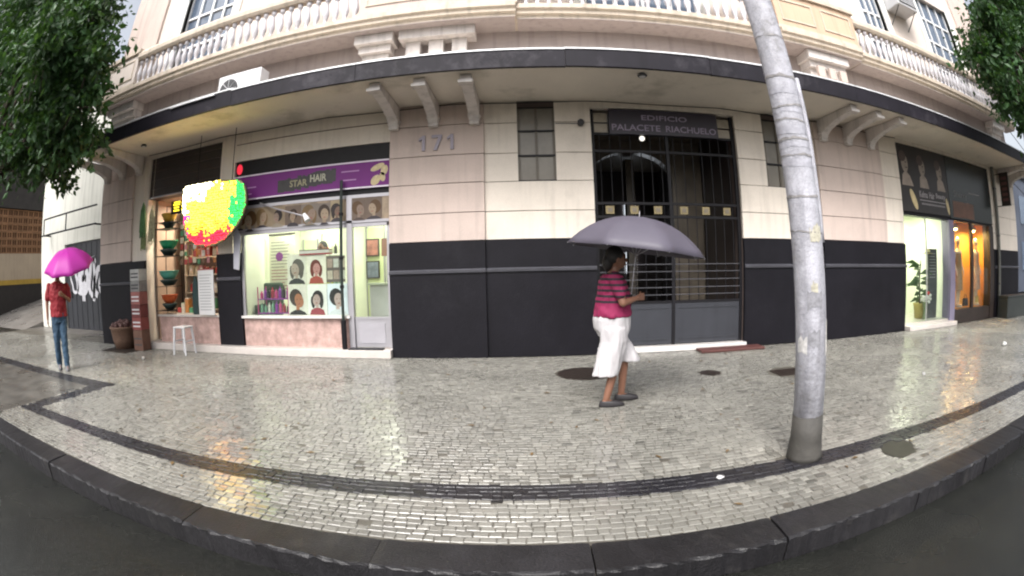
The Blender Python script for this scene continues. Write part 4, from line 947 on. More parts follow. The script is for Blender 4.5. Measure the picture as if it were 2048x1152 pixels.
for k in range(14):
    MB().ball((9.30+random.gauss(0,.09), 7.99+random.gauss(0,.05), .62+random.gauss(0,.05)), random.uniform(.03,.05), 7, 5).build('bloom', mat('white_bloom', (.62,.60,.58), .6), t)
MB().ball((9.33, 7.9, .75), .045, 8, 6).build('red_bloom', mat('red_bloom', (.45,.03,.03), .5), t)
MB().lathe((9.30, 7.99, .141), [(.07, 0), (.05, .2), (.09, .40)], 12).build('vase', mat('vase_green', (.12,.16,.08), .3), t)
t = thing('bench', (8.55, 9.2, .14), 'grey upholstered bench against the wall of the white shop room', 'bench')
B(8.12, 9.15, 9.3, 9.8, .50, .62).build('seat', mat('bench_grey', (.14,.14,.14), .5), t, bevel=.03); B(8.12, 9.15, 9.7, 9.8, .62, .98).build('backrest', mat('bench_grey', (1,1,1)), t, bevel=.03)
for xx in (8.16, 9.08):
    for yy in (9.34, 9.72): B(xx, xx+.04, yy, yy+.04, .141, .499).build('leg', ALU, t)
t = thing('standing_board', (9.72, 8.1, .14), 'tall dark menu board with pale text beside the plant', 'board')
B(9.52, 9.92, 8.06, 8.10, .145, 1.78).build('board', mat('board_dark', (.05,.05,.055), .5), t)
for i in range(9): B(9.56, 9.82+random.uniform(0,.06), 8.056, 8.059, 1.10+i*.07, 1.118+i*.07).build('text_line', mat('board_pale', (.28,.28,.28), .5), t)
t = thing('straw_hat', (9.45, 8.1, 1.75), 'straw hat perched by the top of the dark menu board', 'hat')
mb = MB(); mb.smooth = True; mb.lathe((9.47, 8.04, 1.66), [(.15, 0), (.155, .01), (.08, .02), (.075, .09), (.05, .11), (.01, .115)], 18); mb.build('brim_and_crown', mat('straw', (.42,.36,.18), .7, .2, 40), t)
MB().tube([(9.47, 8.04, 1.675), (9.47, 8.04, 1.70)], .082, 16).build('hat_band', DKBROWN, t)
t = thing('wall_letters', (8.35, 10.9, 1.7), 'column of dark characters on the white shop wall', 'lettering')
for i, c in enumerate('ILE'): text(c, 8.40, 8.62, 2.32-i*.28, 2.52-i*.28, 10.995, BLACK, t, 'letter', .02, .03)
def mannequin(cx, cy_, label, dress):
    t = thing('mannequin', (cx, cy_, .341), label, 'mannequin', 'mannequins in the orange showcase')
    MM = mat('mannequin_cream', (.62,.50,.38), .4)
    mb = MB(); z = .345
    mb.loft([(cx, cy_, z+.95, .13, .10), (cx, cy_, z+1.10, .11, .085), (cx, cy_, z+1.28, .145, .10), (cx, cy_, z+1.40, .15, .085), (cx, cy_, z+1.45, .09, .06), (cx, cy_, z+1.48, .045, .045), (cx, cy_, z+1.56, .042, .045)], 16)
    mb.ball((cx, cy_-.01, z+1.67), (.075, .09, .115), 14, 10)
    for s in (-1, 1):
        mb.capsule((cx+s*.07, cy_, z+.95), (cx+s*.06, cy_-.01, z+.50), .075, .05); mb.capsule((cx+s*.06, cy_-.01, z+.50), (cx+s*.055, cy_+.02, z+.09), .048, .03); mb.capsule((cx+s*.055, cy_+.02, z+.05), (cx+s*.06, cy_-.11, z+.035), .032, .025)
        mb.capsule((cx+s*.155, cy_, z+1.40), (cx+s*.20, cy_+.02, z+1.13), .042, .034); mb.capsule((cx+s*.20, cy_+.02, z+1.13), (cx+s*.19, cy_-.08, z+.90), .033, .024); mb.capsule((cx+s*.19, cy_-.08, z+.90), (cx+s*.185, cy_-.10, z+.80), .026, .016)
    fuse(mb, 'body', MM, t, .012, 3)
    mb = MB(); mb.smooth = True
    mb.loft([(cx, cy_, z+.42, .20, .15), (cx, cy_, z+.70, .18, .14), (cx, cy_, z+.95, .155, .12), (cx, cy_, z+1.10, .128, .10), (cx, cy_, z+1.28, .16, .115), (cx, cy_, z+1.36, .158, .10)], 20, False)
    mb.build('dress', dress, t)
    MB().lathe((cx, cy_, .342), [(.17, 0), (.17, .015), (.02, .02)], 18).build('base_disc', ALU, t)
mannequin(11.08, 8.08, 'left mannequin in the orange showcase, wearing a tan dress', mat('dress_tan', (.32,.20,.11), .7, .2, 12)); mannequin(12.18, 8.08, 'right mannequin in the orange showcase, wearing a pale rose dress', mat('dress_rose', (.45,.27,.20), .7, .25, 12))
for i, (xx, hh, cn, cc) in enumerate(((10.5, .16, 'dark', (.05,.03,.03)), (11.55, .2, 'black', (.02,.015,.015)), (12.25, .24, 'gold', (.5,.35,.1)))):
    t = thing('handbag', (xx, 8.1, .34), f'{cn} handbag on the floor of the orange showcase', 'handbag')
    MB().prism([(xx-.13, .345), (xx+.13, .345), (xx+.10, .345+hh), (xx-.10, .345+hh)], 'y', 8.05, 8.15).build('bag_body', mat('bag_'+cn, cc, .4), t, bevel=.015)
    MB().tube([(xx+.08*math.cos(R(a)), 8.10, .345+hh+.10*math.sin(R(a))) for a in range(0, 181, 20)], .008, 5).build('handle', mat('bag_'+cn, cc), t)
pt = thing('planter_box', (14.3, F-.5, 0), 'low dark planter box against the wall at the far right', 'planter')
B(12.95, 15.4, F-.55, F-.10, 0, .56).build('box', mat('planter_dark', (.03,.035,.034), .45, .3, 2), pt, bevel=.02); B(12.93, 15.42, F-.57, F-.08, .561, .60).build('rim', mat('planter_dark', (1,1,1)), pt)
B(13.0, 15.35, F-.5, F-.15, .601, .606).build('soil', BARK, pt)

# ================================================================== AC UNITS, SOFFIT LAMPS
ac = thing('air_conditioner', (-4.6, 6.7, SZ+.16), 'white outdoor air conditioner unit standing on the canopy', 'air conditioner')
B(-5.25, -4.30, 6.55, 6.85, SZ+.20, SZ+.78).build('casing', LGREY, ac, bevel=.02)
MB().tube([(-4.98, 6.549, SZ+.48), (-4.98, 6.53, SZ+.48)], [.20, .20], 24).build('fan_grille', DGREY, ac)
for k in range(4): MB().tube([(-4.98, 6.522, SZ+.48)]+[(-4.98+.19*math.cos(R(a)), 6.522, SZ+.48+.19*math.sin(R(a))) for a in (k*45,)], .006, 4).build('grille_bar', LGREY, ac)
for xx in (-5.15, -4.45): B(xx, xx+.06, 6.55, 6.85, SZ+.161, SZ+.20).build('foot', DGREY, ac)
a2 = thing('air_conditioner', (9.7, F-.4, 7.7), 'white window air conditioner jutting from the upper wall on the right', 'air conditioner')
B(9.20, 10.05, F-.62, F-.001, 7.75, 8.30).build('casing', LGREY, a2, bevel=.02); B(9.26, 9.99, F-.64, F-.621, 7.82, 8.24).build('grille', DGREY, a2)
for i in range(6): B(9.27, 9.98, F-.655, F-.641, 7.85+i*.065, 7.875+i*.065).build('grille_slat', LGREY, a2)
for xx in (9.25, 9.95): MB().tube([(xx, F-.001, 7.35), (xx, F-.55, 7.74)], .015, 5).build('support', DGREY, a2)
for (xx, yy, lab) in ((1.72, 6.36, 'small dark lamp under the canopy above the entrance'), (-7.5, 6.85, 'small dark spotlight under the canopy at the left end')):
    t = thing('canopy_lamp', (xx, yy, SZ), lab, 'lamp'); MB().lathe((xx, yy, SZ-.05), [(.06, 0), (.075, .02), (.05, .05)], 14).build('housing', DGREY, t); MB().lathe((xx, yy, SZ-.058), [(.02, 0), (.05, .008)], 12).build('lens', LGREY, t)

cbm = MB(); cbm.smooth = True
cpts = []
for i in range(60):
    t_ = i/59; xx = -8.0+16.0*t_; cpts.append((xx, F-.10, SZ-.035-.03*abs(math.sin(t_*math.pi*7))))
cbm.tube(cpts, .009, 5); solo(cbm, 'loose_cable', BLACK, (0, F-.1, SZ-.05), 'thin black cable sagging along the wall just under the canopy', 'cable')
# ================================================================== PAVEMENT COVERS, LITTER
IRON = mat('wet_iron', (.035,.026,.022), .35, .4, 8, .4, 50, metal=.3)
def round_cover(x, y, r, label):
    t = thing('manhole_cover', (x, y, -.01), label, 'manhole cover', 'manhole covers in the pavement')
    MB().lathe((x, y, -.014), [(r, 0), (r, .015), (r-.03, .016)], 28).build('rim', IRON, t)
    MB().lathe((x, y, -.010), [(r-.035, 0), (r-.035, .010)], 28).build('lid', IRON, t)
    for i in range(-3, 4):
        hw = math.sqrt(max(0, (r-.07)**2-(i*r*.23)**2)); B(x-hw, x+hw, y+i*r*.23-.012, y+i*r*.23+.012, 0.0005, .006).build('rib', IRON, t)
round_cover(.74, 6.28, .37, 'large round iron manhole cover behind the walker with the grey umbrella'); round_cover(2.37, 5.88, .15, 'small round iron cover in the pavement before the gate')
def grate(x0, x1, y0, y1, label):
    t = thing('drain_grate', ((x0+x1)/2, (y0+y1)/2, -.01), label, 'grate')
    for q in ((x0, x1, y0, y0+.04), (x0, x1, y1-.04, y1)): B(*q, -.012, .004).build('frame_bar', IRON, t)
    for q in ((x0, x0+.04, y0+.04, y1-.04), (x1-.04, x1, y0+.04, y1-.04)): B(*q, -.012, .004).build('frame_bar', IRON, t)
    n = 7
    for i in range(n): yy = y0+.06+(y1-y0-.12)*(i+.5)/n; B(x0+.041, x1-.041, yy-.012, yy+.012, -.012, .002).build('slat', IRON, t)
grate(3.2, 3.72, 5.34, 5.68, 'dark rectangular drain grate beside the lamp pole'); grate(-8.9, -7.9, 6.7, 7.3, 'long dark drain grate before the left pier')
for k, (x, y, s, lab) in enumerate(((8.5, 4.67, .12, 'crumpled white paper on the pavement at the far right'), (-6.9, 6.3, .07, 'small white scrap of paper near the left grate'), (1.25, 2.75, .04, 'flat white scrap on the dark stripe'), (5.1, 4.3, .05, 'small pale scrap right of the lamp pole'))):
    mb = MB(); r_ = random.Random(k)
    n = 9; b = 0
    mb.loft([(x, y, .003, s*.3, s*.25), (x+.01, y, .003+s*.25, s*.55*r_.uniform(.8,1.2), s*.4), (x, y+.01, .003+s*.5, s*.35, s*.45*r_.uniform(.6,1.1)), (x-.01, y, .003+s*.66, s*.08, s*.1)], 7)
    for i in range(len(mb.v)): v = mb.v[i]; mb.v[i] = (v[0]+r_.gauss(0, s*.08), v[1]+r_.gauss(0, s*.08), max(.002, v[2]+r_.gauss(0, s*.05)))
    solo(mb, 'paper_scrap', mat('paper_white', (.5,.5,.5), .6, .05), (x, y, 0), lab, 'litter', 'paper scraps')
mb = MB()
lr = random.Random(3)
for k in range(120):
    x = lr.uniform(-7, 8); y = lr.uniform(2.3, 7.3); a = lr.uniform(0, 6.28); L = lr.uniform(.02, .05)
    d = Vector((math.cos(a), math.sin(a), 0)); s_ = Vector((-d.y, d.x, 0))*L*.35; c = Vector((x, y, .006)); b = len(mb.v)
    mb.v += [tuple(c-d*L), tuple(c-s_+Vector((0,0,.004))), tuple(c+d*L), tuple(c+s_+Vector((0,0,.002)))]; mb._f((b, b+1, b+2, b+3))
lf = mb.build('fallen_leaves', mat('fallen_leaf', (.12,.075,.03), .5, .5, 5)); lf['kind'] = 'stuff'; lf['label'] = 'small fallen leaves strewn over the wet mosaic'; lf['category'] = 'leaves'

# ================================================================== LAMP POLE
lp = thing('lamp_pole', (2.03, 2.88, 0), 'thick pale grey street pole with dirty base and dark bands on the pavement', 'pole')
def pz(z): return (2.03-.062*z, 2.88+.004*z, z)
mb = MB(); mb.smooth = True; mb.tube([pz(z) for z in (0, 1, 2, 3, 4, 6, 8)], [.122, .120, .118, .116, .114, .11, .10], 20); mb.build('shaft', CONC, lp)
mb = MB(); mb.smooth = True; mb.tube([pz(z) for z in (-.01, .03, .10, .16, .34)], [.150, .146, .136, .130, .1245], 20); mb.build('base_collar', POLEB, lp)
PTAPE = mat('pole_tape', (.33,.33,.37), .6, .4, 14); PRUST = mat('pole_rust_band', (.24,.23,.23), .7, .5, 20)
prd = random.Random(11)
for z, hh, mt in ((1.61, .010, PRUST), (1.85, .014, PRUST), (2.06, .05, PTAPE), (2.13, .012, PRUST), (2.19, .03, PTAPE), (2.25, .018, PRUST), (2.30, .06, PTAPE), (2.385, .012, PRUST), (2.44, .03, PTAPE), (2.50, .014, PRUST), (2.60, .04, PTAPE), (2.72, .02, PRUST), (3.05, .012, PRUST)):
    mb = MB(); mb.smooth = True; cx_, cy_2, _ = pz(z); tl = (prd.gauss(0, .05), prd.gauss(0, .05))
    rb = .1205-.002*(z-1)+(.0012 if mt is PTAPE else .0025)
    ring = []
    for k in range(24):
        an = 2*math.pi*k/24; ring.append((cx_+rb*math.cos(an), cy_2+rb*math.sin(an), z+tl[0]*rb*math.cos(an)+tl[1]*rb*math.sin(an)+prd.gauss(0, .0025)))
    mb.v += ring+[(q[0]-.062*hh, q[1], q[2]+hh+prd.gauss(0, .004)) for q in ring]
    for k in range(24): k2 = (k+1) % 24; mb._f((k, k2, 24+k2, 24+k))
    mb.build('band', mt, lp)
for k in range(7):      # torn sticker remains
    an = R(prd.uniform(190, 350)); z = prd.uniform(.7, 1.9); wd = prd.uniform(.15, .5); hh = prd.uniform(.05, .16); cx_, cy_2, _ = pz(z); mb = MB(); mb.smooth = True; rb = .1205-.002*(z-1)+.0015; n6 = 6
    for j in range(n6+1):
        a_ = an+wd*(j/n6-.5)*2
        for t_ in (0, 1): mb.v.append((cx_-.062*hh*t_+rb*math.cos(a_), cy_2+rb*math.sin(a_), z+t_*hh+prd.gauss(0, .012)))
    for j in range(n6): mb._f((2*j, 2*j+2, 2*j+3, 2*j+1))
    mb.build('sticker_remains', mat('sticker_%d' % (k % 3), [(.48,.47,.46), (.22,.22,.24), (.42,.40,.32)][k % 3], .7, .4, 30), lp)
cb = MB(); cb.smooth = True; cb.tube([(pz(z)[0]+.128+.006*math.sin(z*3), 2.86, z) for z in np.linspace(1.55, 2.75, 12)], .022, 6); cb.build('conduit', CONC, lp)
MB().tube([(pz(8)[0], 2.88, 8), (pz(8)[0], 1.6, 8.5)], [.05, .04], 8).build('lamp_arm', CONC, lp); B(pz(8)[0]-.12, pz(8)[0]+.12, 1.0, 1.65, 8.42, 8.56).build('lamp_head', LGREY, lp, bevel=.03)
solo(MB().lathe((2.87, 2.56, -.016), [(.19, 0), (.19, .012), (.17, .014)], 24), 'cover_plate', mat('mossy_plate', (.028,.027,.021), .45, .4, 10), (2.87, 2.56, -.016), 'round mossy cover plate in the pavement right of the pole', 'cover')

# ================================================================== NEIGHBOURS
nbld = thing('neighbour_building', (-13.4, 9.5, 0), 'white walled building with dark graffiti gate left of the canopy', 'building')
B(-17.1, -14.95, 9.5, 10.0, 0, 7.5).build('wall', NWHITE, nbld); B(-14.949, -10.6, 9.5, 10.0, 2.75, 7.5).build('wall', NWHITE, nbld); B(-10.599, -9.901, 9.5, 10.0, 0, 7.5).build('wall', NWHITE, nbld)
B(-17.1, -16.8, 10.001, 22, 0, 7.5).build('wall', NWHITE, nbld); B(-17.2, -9.91, 9.4, 22, 7.501, 7.7).build('roof', SOFFIT, nbld)
g2 = B(-14.94, -10.61, 9.56, 9.62, .0, 2.74).build('gate_leaf', mat('dark_gate', (.022,.024,.030), .45, .3, 2), nbld)
for i in range(12): B(-14.9+i*.36, -14.86+i*.36, 9.545, 9.559, .05, 2.7).build('gate_rib', mat('dark_gate', (1,1,1)), g2)
GR = mat('graffiti_white', (.50,.50,.54), .6, .2, 10)
def stroke(pts, w_, name='graffiti'):
    mb = MB(); b0 = []
    for i, p in enumerate(pts):
        a = pts[max(0, i-1)]; c = pts[min(len(pts)-1, i+1)]; t = Vector((c[0]-a[0], c[1]-a[1])).normalized(); n_ = Vector((-t.y, t.x))*w_
        b0.append((p, n_))
    k = len(b0)
    for (p, n_) in b0: mb.v += [(p[0]-n_.x, 9.54, p[1]-n_.y), (p[0]+n_.x, 9.54, p[1]+n_.y)]
    for i in range(k-1): mb._f((2*i, 2*i+1, 2*i+3, 2*i+2))
    return mb.build(name, GR, g2)
gr = random.Random(5)
for k in range(7):
    cx = -14.2+k*.42; cz = 1.65+gr.uniform(-.25, .25); r1 = gr.uniform(.22, .38); r2 = gr.uniform(.3, .6)
    stroke([(cx+r1*math.cos(R(a))*(1+.3*math.sin(a*.05+k)), cz+r2*math.sin(R(a))) for a in range(gr.randrange(0, 90), gr.randrange(250, 400), 15)], gr.uniform(.05, .10))
for k in range(5):
    cx = -13.9+k*.5; stroke([(cx, 2.35+gr.uniform(-.1,.1)), (cx+gr.uniform(-.2,.2), 1.6), (cx+gr.uniform(-.2,.3), .8+gr.uniform(0,.3))], gr.uniform(.04, .08))
MB().disc((-13.6, 1.55), .42, .5, 9.541, th=.003).build('graffiti', GR, g2); MB().disc((-13.65, 1.6), .05, .12, 9.537, th=.002).build('graffiti', BLACK, g2); MB().disc((-13.45, 1.6), .05, .12, 9.537, th=.002).build('graffiti', BLACK, g2)
rl = thing('awning_frame', (-14.8, 9.3, 3.1), 'thin dark metal frame over the graffiti gate on the white wall', 'frame')
for a, b in (((-16.4, 9.1, 3.15), (-12.2, 9.1, 3.15)), ((-16.2, 9.1, 3.70), (-12.2, 9.1, 3.70)), ((-16.2, 9.1, 3.15), (-16.2, 9.1, 3.7)), ((-14.3, 9.1, 3.15), (-14.3, 9.1, 3.7)), ((-16.2, 9.1, 3.15), (-16.2, 9.5, 3.15)), ((-12.3, 9.1, 3.15), (-12.3, 9.5, 3.15))): MB().tube([a, b], .03, 6).build('frame_bar', BLACK, rl)
# corner building across the side street, facing right
cb_ = thing('corner_building', (-24.5, 16, 0), 'beige building with brown lattice blocks and yellow stripe at the far left', 'building')
B(-25, -24, 4.5, 40, -.4, 1.62).build('base_wall', mat('dark_base', (.025,.020,.018), .6, .3), cb_); B(-24.999, -23.98, 4.5, 40, 1.621, 1.85).build('yellow_stripe', mat('yellow_paint', (.42,.27,.04), .6, .2), cb_)
B(-25, -24, 4.5, 40, 1.851, 3.1).build('beige_wall', mat('beige_wall', (.45,.36,.26), .8, .1, 1, streak=.2), cb_); B(-24.9, -24.12, 4.5, 40, 3.101, 5.25).build('lattice_back', mat('lattice_back', (.10,.05,.03), .8), cb_)
LATT = mat('lattice_block', (.32,.17,.085), .8, .15, 3, rand=.15)
lbm = MB(); lbm.box(0, .10, 0, .38, 0, .05); lbm.box(0, .10, 0, .38, .29, .34); lbm.box(0, .10, 0, .05, .051, .289); lbm.box(0, .10, .33, .38, .051, .289); lbm.box(0.01, .09, .165, .215, .051, .289); lbme = lbm.mesh('lattice_block', LATT)
for i in range(24):
    for j in range(6): share(lbme, 'lattice_block', cb_, (-24.11, 8.2+i*.40, 3.11+j*.355))
B(-25, -23.9, 4.5, 40, 5.26, 9.5).build('upper_wall', mat('dark_upper', (.045,.04,.036), .8, .3), cb_)
# far right beyond the corner
fr = thing('distant_building', (32, 16, 0), 'dark blue-grey building far down the street on the right', 'building')
B(27, 44, 14, 30, 0, 6.5).build('wall', mat('far_blue', (.05,.06,.085), .7, .3, .6), fr)
for i in range(5):
    for j in range(2): B(28+i*3.2, 29.6+i*3.2, 13.95, 13.999, 1.2+j*2.6, 2.8+j*2.6).build('window', PANEB, fr)
B(26.8, 44.2, 13.8, 30.2, 6.501, 6.8).build('roof', DGREY, fr)
up = thing('utility_pole', (21.6, 9.6, 0), 'thin dark utility pole with wires at the right edge', 'pole')
MB().tube([(21.6, 9.6, -.1), (21.6, 9.6, 9)], [.13, .09], 8).build('shaft', DGREY, up)
for z in (5.2, 6.0): B(20.9, 22.3, 9.55, 9.65, z, z+.08).build('crossarm', DGREY, up)
for z in (4.4, 4.7, 5.25, 6.05, 3.9): MB().tube([(16, 8.4, z+.4), (21.6, 9.6, z), (40, 12.5, z+.5)], .02, 4).build('wire', BLACK, up)
MB().tube([(21.6, 9.45, 3.6), (21.6, 9.45, 4.3)], .16, 10).build('transformer', DGREY, up)

# ================================================================== TREES
def tree(name, base, trunk_top, centres, label, nleaf, leafL, colr):
    t = thing(name, base, label, 'tree')
    bx, by, _ = base; tt = Vector(trunk_top); tr_ = random.Random(int(abs(bx)*10))
    mb = MB(); mb.smooth = True; mb.tube([(bx, by, -.1), (bx+.05, by, .25), tuple(Vector((bx, by, 0)).lerp(tt, .5)+Vector((.08, 0, 0))), tuple(tt)], [.34, .24, .20, .17], 10)
    mb.build('trunk', BARK, t)
    lb_ = MB(); lb_.smooth = True
    Vv = []; Ff = []; tn_ = []
    for (c, rad) in centres:
        c = Vector(c); mid = tt.lerp(c, .5)+Vector((tr_.uniform(-.2,.2), tr_.uniform(-.2,.2), .25))
        lb_.tube([tuple(tt-Vector((0,0,.25))), tuple(mid), tuple(c)], [.10, .06, .02], 6)
        for q in range(7):
            e_ = c+Vector((tr_.gauss(0, rad*.55), tr_.gauss(0, rad*.4), tr_.gauss(0, rad*.45))); lb_.tube([tuple(mid.lerp(c, .6)), tuple(c.lerp(e_, .5)+Vector((0, 0, .08))), tuple(e_)], [.03, .018, .006], 5)
    lb_.build('limbs', BARK, t)
    tot = sum(r**2 for _, r in centres); nv_ = 0; VV = []; TT = []
    for (c, rad) in centres:
        c = np.array(c); ncl = max(8, int(30*rad)); per = int(nleaf*rad**2/tot/ncl)
        for k in range(ncl):
            d = rng.normal(size=3); d /= np.linalg.norm(d); cc = c+d*rad*rng.uniform(.25, .95)*np.array([1, 1, .85])
            sp = rad*rng.uniform(.14, .26); cl_t = rng.uniform(.5, 1.6)
            p = cc+rng.normal(size=(per, 3))*sp; L = (leafL*rng.uniform(.45, 1.55, per))[:, None]
            a = rng.uniform(0, 6.283, per); dn = rng.uniform(-1.3, .1, per); dv = np.stack([np.cos(a)*np.cos(dn), np.sin(a)*np.cos(dn), np.sin(dn)], 1)
            sv = np.cross(dv, rng.normal(size=(per, 3))); sv /= np.linalg.norm(sv, axis=1)[:, None]+1e-9; nv = np.cross(dv, sv); wv = sv*L*.25; m_ = p+dv*L*.45
            VV.append(np.stack([p, m_-wv+nv*L*.07, p+dv*L, m_+wv+nv*L*.07, m_], 1).reshape(-1, 3)); TT.append(cl_t*rng.uniform(.75, 1.25, per))
    Vv = np.concatenate(VV); tn_ = np.repeat(np.concatenate(TT), 4); nl = len(Vv)//5
    Ff = (np.arange(nl)[:, None, None]*5+np.array([[0,1,4],[1,2,4],[2,3,4],[3,0,4]])[None]).reshape(-1, 3).tolist()
    off = np.array(base)
    me = bpy.data.meshes.new('crown'); me.from_pydata([tuple(v-off) for v in Vv], [], Ff); me.materials.append(colr)
    at = me.attributes.new('tone', 'FLOAT', 'FACE'); at.data.foreach_set('value', tn_); me.update()
    o = bpy.data.objects.new('crown', me); COL.objects.link(o); o.parent = t
LEAF = mat('leaf_green', (.030, .075, .024), .48, .3, 1.5, attr='tone', spec=.35)
_n = LEAF.node_tree.nodes; _l = LEAF.node_tree.links; _t = _n.new('ShaderNodeBsdfTranslucent'); _t.inputs[0].default_value = (.06, .13, .02, 1); _m = _n.new('ShaderNodeMixShader'); _m.inputs[0].default_value = .3
_l.new(_n['Principled BSDF'].outputs[0], _m.inputs[1]); _l.new(_t.outputs[0], _m.inputs[2]); _l.new(_m.outputs[0], _n['Material Output'].inputs['Surface'])
tree('street_tree', (-10.4, 3.1, 0), (-10.3, 3.6, 3.6), [((-6.95,4.3,4.1),.85), ((-7.0,4.3,5.1),.9), ((-7.5,4.4,3.75),.8), ((-7.2,4.2,6.1),.85), ((-8.0,4.4,4.7),1.1), ((-8.5,4.3,5.9),1.2), ((-9.1,4.2,4.3),1.1), ((-9.7,4.4,6.2),1.4), ((-10.6,4.3,4.6),1.2), ((-11.2,4.4,6.4),1.5), ((-9.6,4.0,7.8),1.4), ((-8.0,4.0,7.2),1.1), ((-12.6,4.5,7.4),1.7), ((-12.4,4.2,5.2),1.3), ((-7.4,3.4,5.2),.9), ((-14.2,4.4,8.8),1.8), ((-11.8,4.0,9.2),1.6), ((-8.2,4.9,3.55),.6)],
     'dense dark green street tree hanging over the left end of the canopy', 50000, .15, LEAF)
tree('street_tree', (12.6, 3.0, 0), (12.3, 3.3, 3.9), [((8.5,4.3,5.15),.72), ((9.2,4.3,4.75),.6), ((9.4,4.4,5.9),.9), ((9.7,4.2,7.0),.9), ((10.2,4.3,5.0),.8), ((10.7,4.4,6.2),1.1), ((11.0,4.2,7.6),1.2), ((11.6,4.3,5.2),1.0), ((12.3,4.2,6.7),1.3), ((13.2,4.2,8.4),1.5), ((10.1,4.3,4.35),.4), ((8.9,4.0,6.1),.5), ((14.0,4.4,6.4),1.4)],
     'dark green street tree leaning in at the upper right', 32000, .15, LEAF)

# ================================================================== PEOPLE
def oriented(loc, ang):      # returns map from person-local (x forward, y left, z up) to world
    ca, sa = math.cos(ang), math.sin(ang)
    return lambda p: (loc[0]+p[0]*ca-p[1]*sa, loc[1]+p[0]*sa+p[1]*ca, loc[2]+p[2])
def xf(mb, f): mb.v = [f(v) for v in mb.v]; return mb
def add_head(mb, c, s=1.0):
    x, y, z = c
    mb.ball((x, y, z), (.098*s, .078*s, .118*s), 16, 12); mb.ball((x+.022*s, y, z-.055*s), (.068*s, .058*s, .065*s), 14, 10)   # skull, jaw
    mb.capsule((x+.088*s, y, z+.005*s), (x+.112*s, y, z-.028*s), .012*s, .016*s, 8)                 # nose
    mb.ball((x+.086*s, y, z-.062*s), (.014*s, .028*s, .012*s), 10, 6)                               # lips
    mb.ball((x+.080*s, y, z+.028*s), (.016*s, .055*s, .012*s), 10, 6)                               # brow
    for sg in (-1, 1): mb.ball((x-.005*s, y+sg*.080*s, z-.008*s), (.022*s, .012*s, .034*s), 10, 6)  # ears
def face_bits(P, c, f, s=1.0):
    x, y, z = c
    for sg in (-1, 1):
        mb = MB(); mb.ball((x+.083*s, y+sg*.032*s, z+.010*s), (.010*s, .014*s, .009*s), 8, 6); xf(mb, f).build('eye', mat('eye_dark', (.03,.02,.02), .2), P)
    mb = MB(); mb.ball((x+.098*s, y, z-.062*s), (.005*s, .022*s, .005*s), 8, 5); xf(mb, f).build('mouth', mat('lip', (.25,.08,.07), .5), P)
def hand(mb, wrist, d, palm_n, thumb_side, curl, s=1.0):
    """palm and five fingers; d = direction of the fingers, palm_n = the way the palm faces, thumb_side = side the thumb leaves"""
    w_ = Vector(wrist); d = Vector(d).normalized(); n_ = Vector(palm_n).normalized(); t_ = Vector(thumb_side).normalized()
    k = w_+d*.085*s
    for o in (-.027, 0, .027): mb.capsule(tuple(w_+t_*o*.6*s), tuple(k+t_*o*s), .017*s, .015*s, 8)
    for i, (o, L) in enumerate(((.033, .072), (.011, .082), (-.011, .076), (-.032, .060))):
        p = k+t_*o*s; dirv = d.copy(); an = 0
        for sg, fr_ in enumerate((.45, .32, .25)):
            an += curl*(.55 if sg == 0 else 1.0)
            dd = d*math.cos(an)+n_*math.sin(an); q = p+dd*L*fr_*s*1.05; r = (.0095-.001*sg)*s; mb.capsule(tuple(p), tuple(q), r, r*.9, 7); p = q
    p = w_+d*.03*s+t_*.028*s
    q = p+(t_*.7+d*.5+n_*.25*min(1, curl)).normalized()*.04*s; mb.capsule(tuple(p), tuple(q), .012*s, .0105*s, 7)
    q2 = q+(d*.7+n_*(.3+.5*curl)-t_*.15*curl).normalized()*.032*s; mb.capsule(tuple(q), tuple(q2), .010*s, .008*s, 7)
BEND = .92
def umbrella(name, apex, axis, rad, depth, colm, shaft_len, label, rib_n=8, inside=None, spin=0.):
    ax = Vector(axis).normalized(); ap = Vector(apex)
    rot = Vector((0,0,1)).rotation_difference(ax).to_matrix()
    t = thing(name, tuple(ap-ax*shaft_len), label, 'umbrella')
    N = rib_n; S = 6; M_ = 9
    mb = MB(); mb.smooth = True
    def pt(j, a):   # j 0..M_, a angle
        u = j/M_; th = u*BEND
        ph = (a*N/(2*math.pi)) % 1.0; sag = math.sin(math.pi*ph)
        r = rad*math.sin(th)/math.sin(BEND)*(1-.11*sag*u**1.5); z = -depth*(1-math.cos(th))/(1-math.cos(BEND))-.10*depth*sag*u*(1-u)
        return ap+rot@Vector((r*math.cos(a+spin), r*math.sin(a+spin), z))
    mb.v.append(tuple(ap)); n_ = N*S
    for j in range(1, M_+1):
        for k in range(n_): mb.v.append(tuple(pt(j, 2*math.pi*k/n_)))
    for k in range(n_): mb._f((0, 1+k, 1+(k+1) % n_))
    for j in range(M_-1):
        for k in range(n_): k2 = (k+1) % n_; mb._f((1+j*n_+k, 1+j*n_+k2, 1+(j+1)*n_+k2, 1+(j+1)*n_+k))
    c = mb.build('canopy', colm, t)
    sol = c.modifiers.new('thick', 'SOLIDIFY'); sol.thickness = .002; sol.offset = 0
    for k in range(N):
        a = 2*math.pi*k/N
        MB().tube([tuple(pt(j, a)-ax*.008) for j in (1, 3, 5, 7, 9)], .0035, 5).build('rib', ALU, t)
        run = ap-ax*depth*1.15; MB().tube([tuple(run), tuple(pt(5, a)-ax*.012)], .003, 5).build('stretcher', ALU, t)
    MB().tube([tuple(ap+ax*.06), tuple(ap), tuple(ap-ax*(shaft_len-.1))], [.004, .006, .006], 8).build('shaft', ALU, t)
    e = ap-ax*(shaft_len-.1); MB().tube([tuple(e+ax*.02), tuple(e-ax*.10)], [.013, .015], 10).build('handle', BLACK, t)
    return t

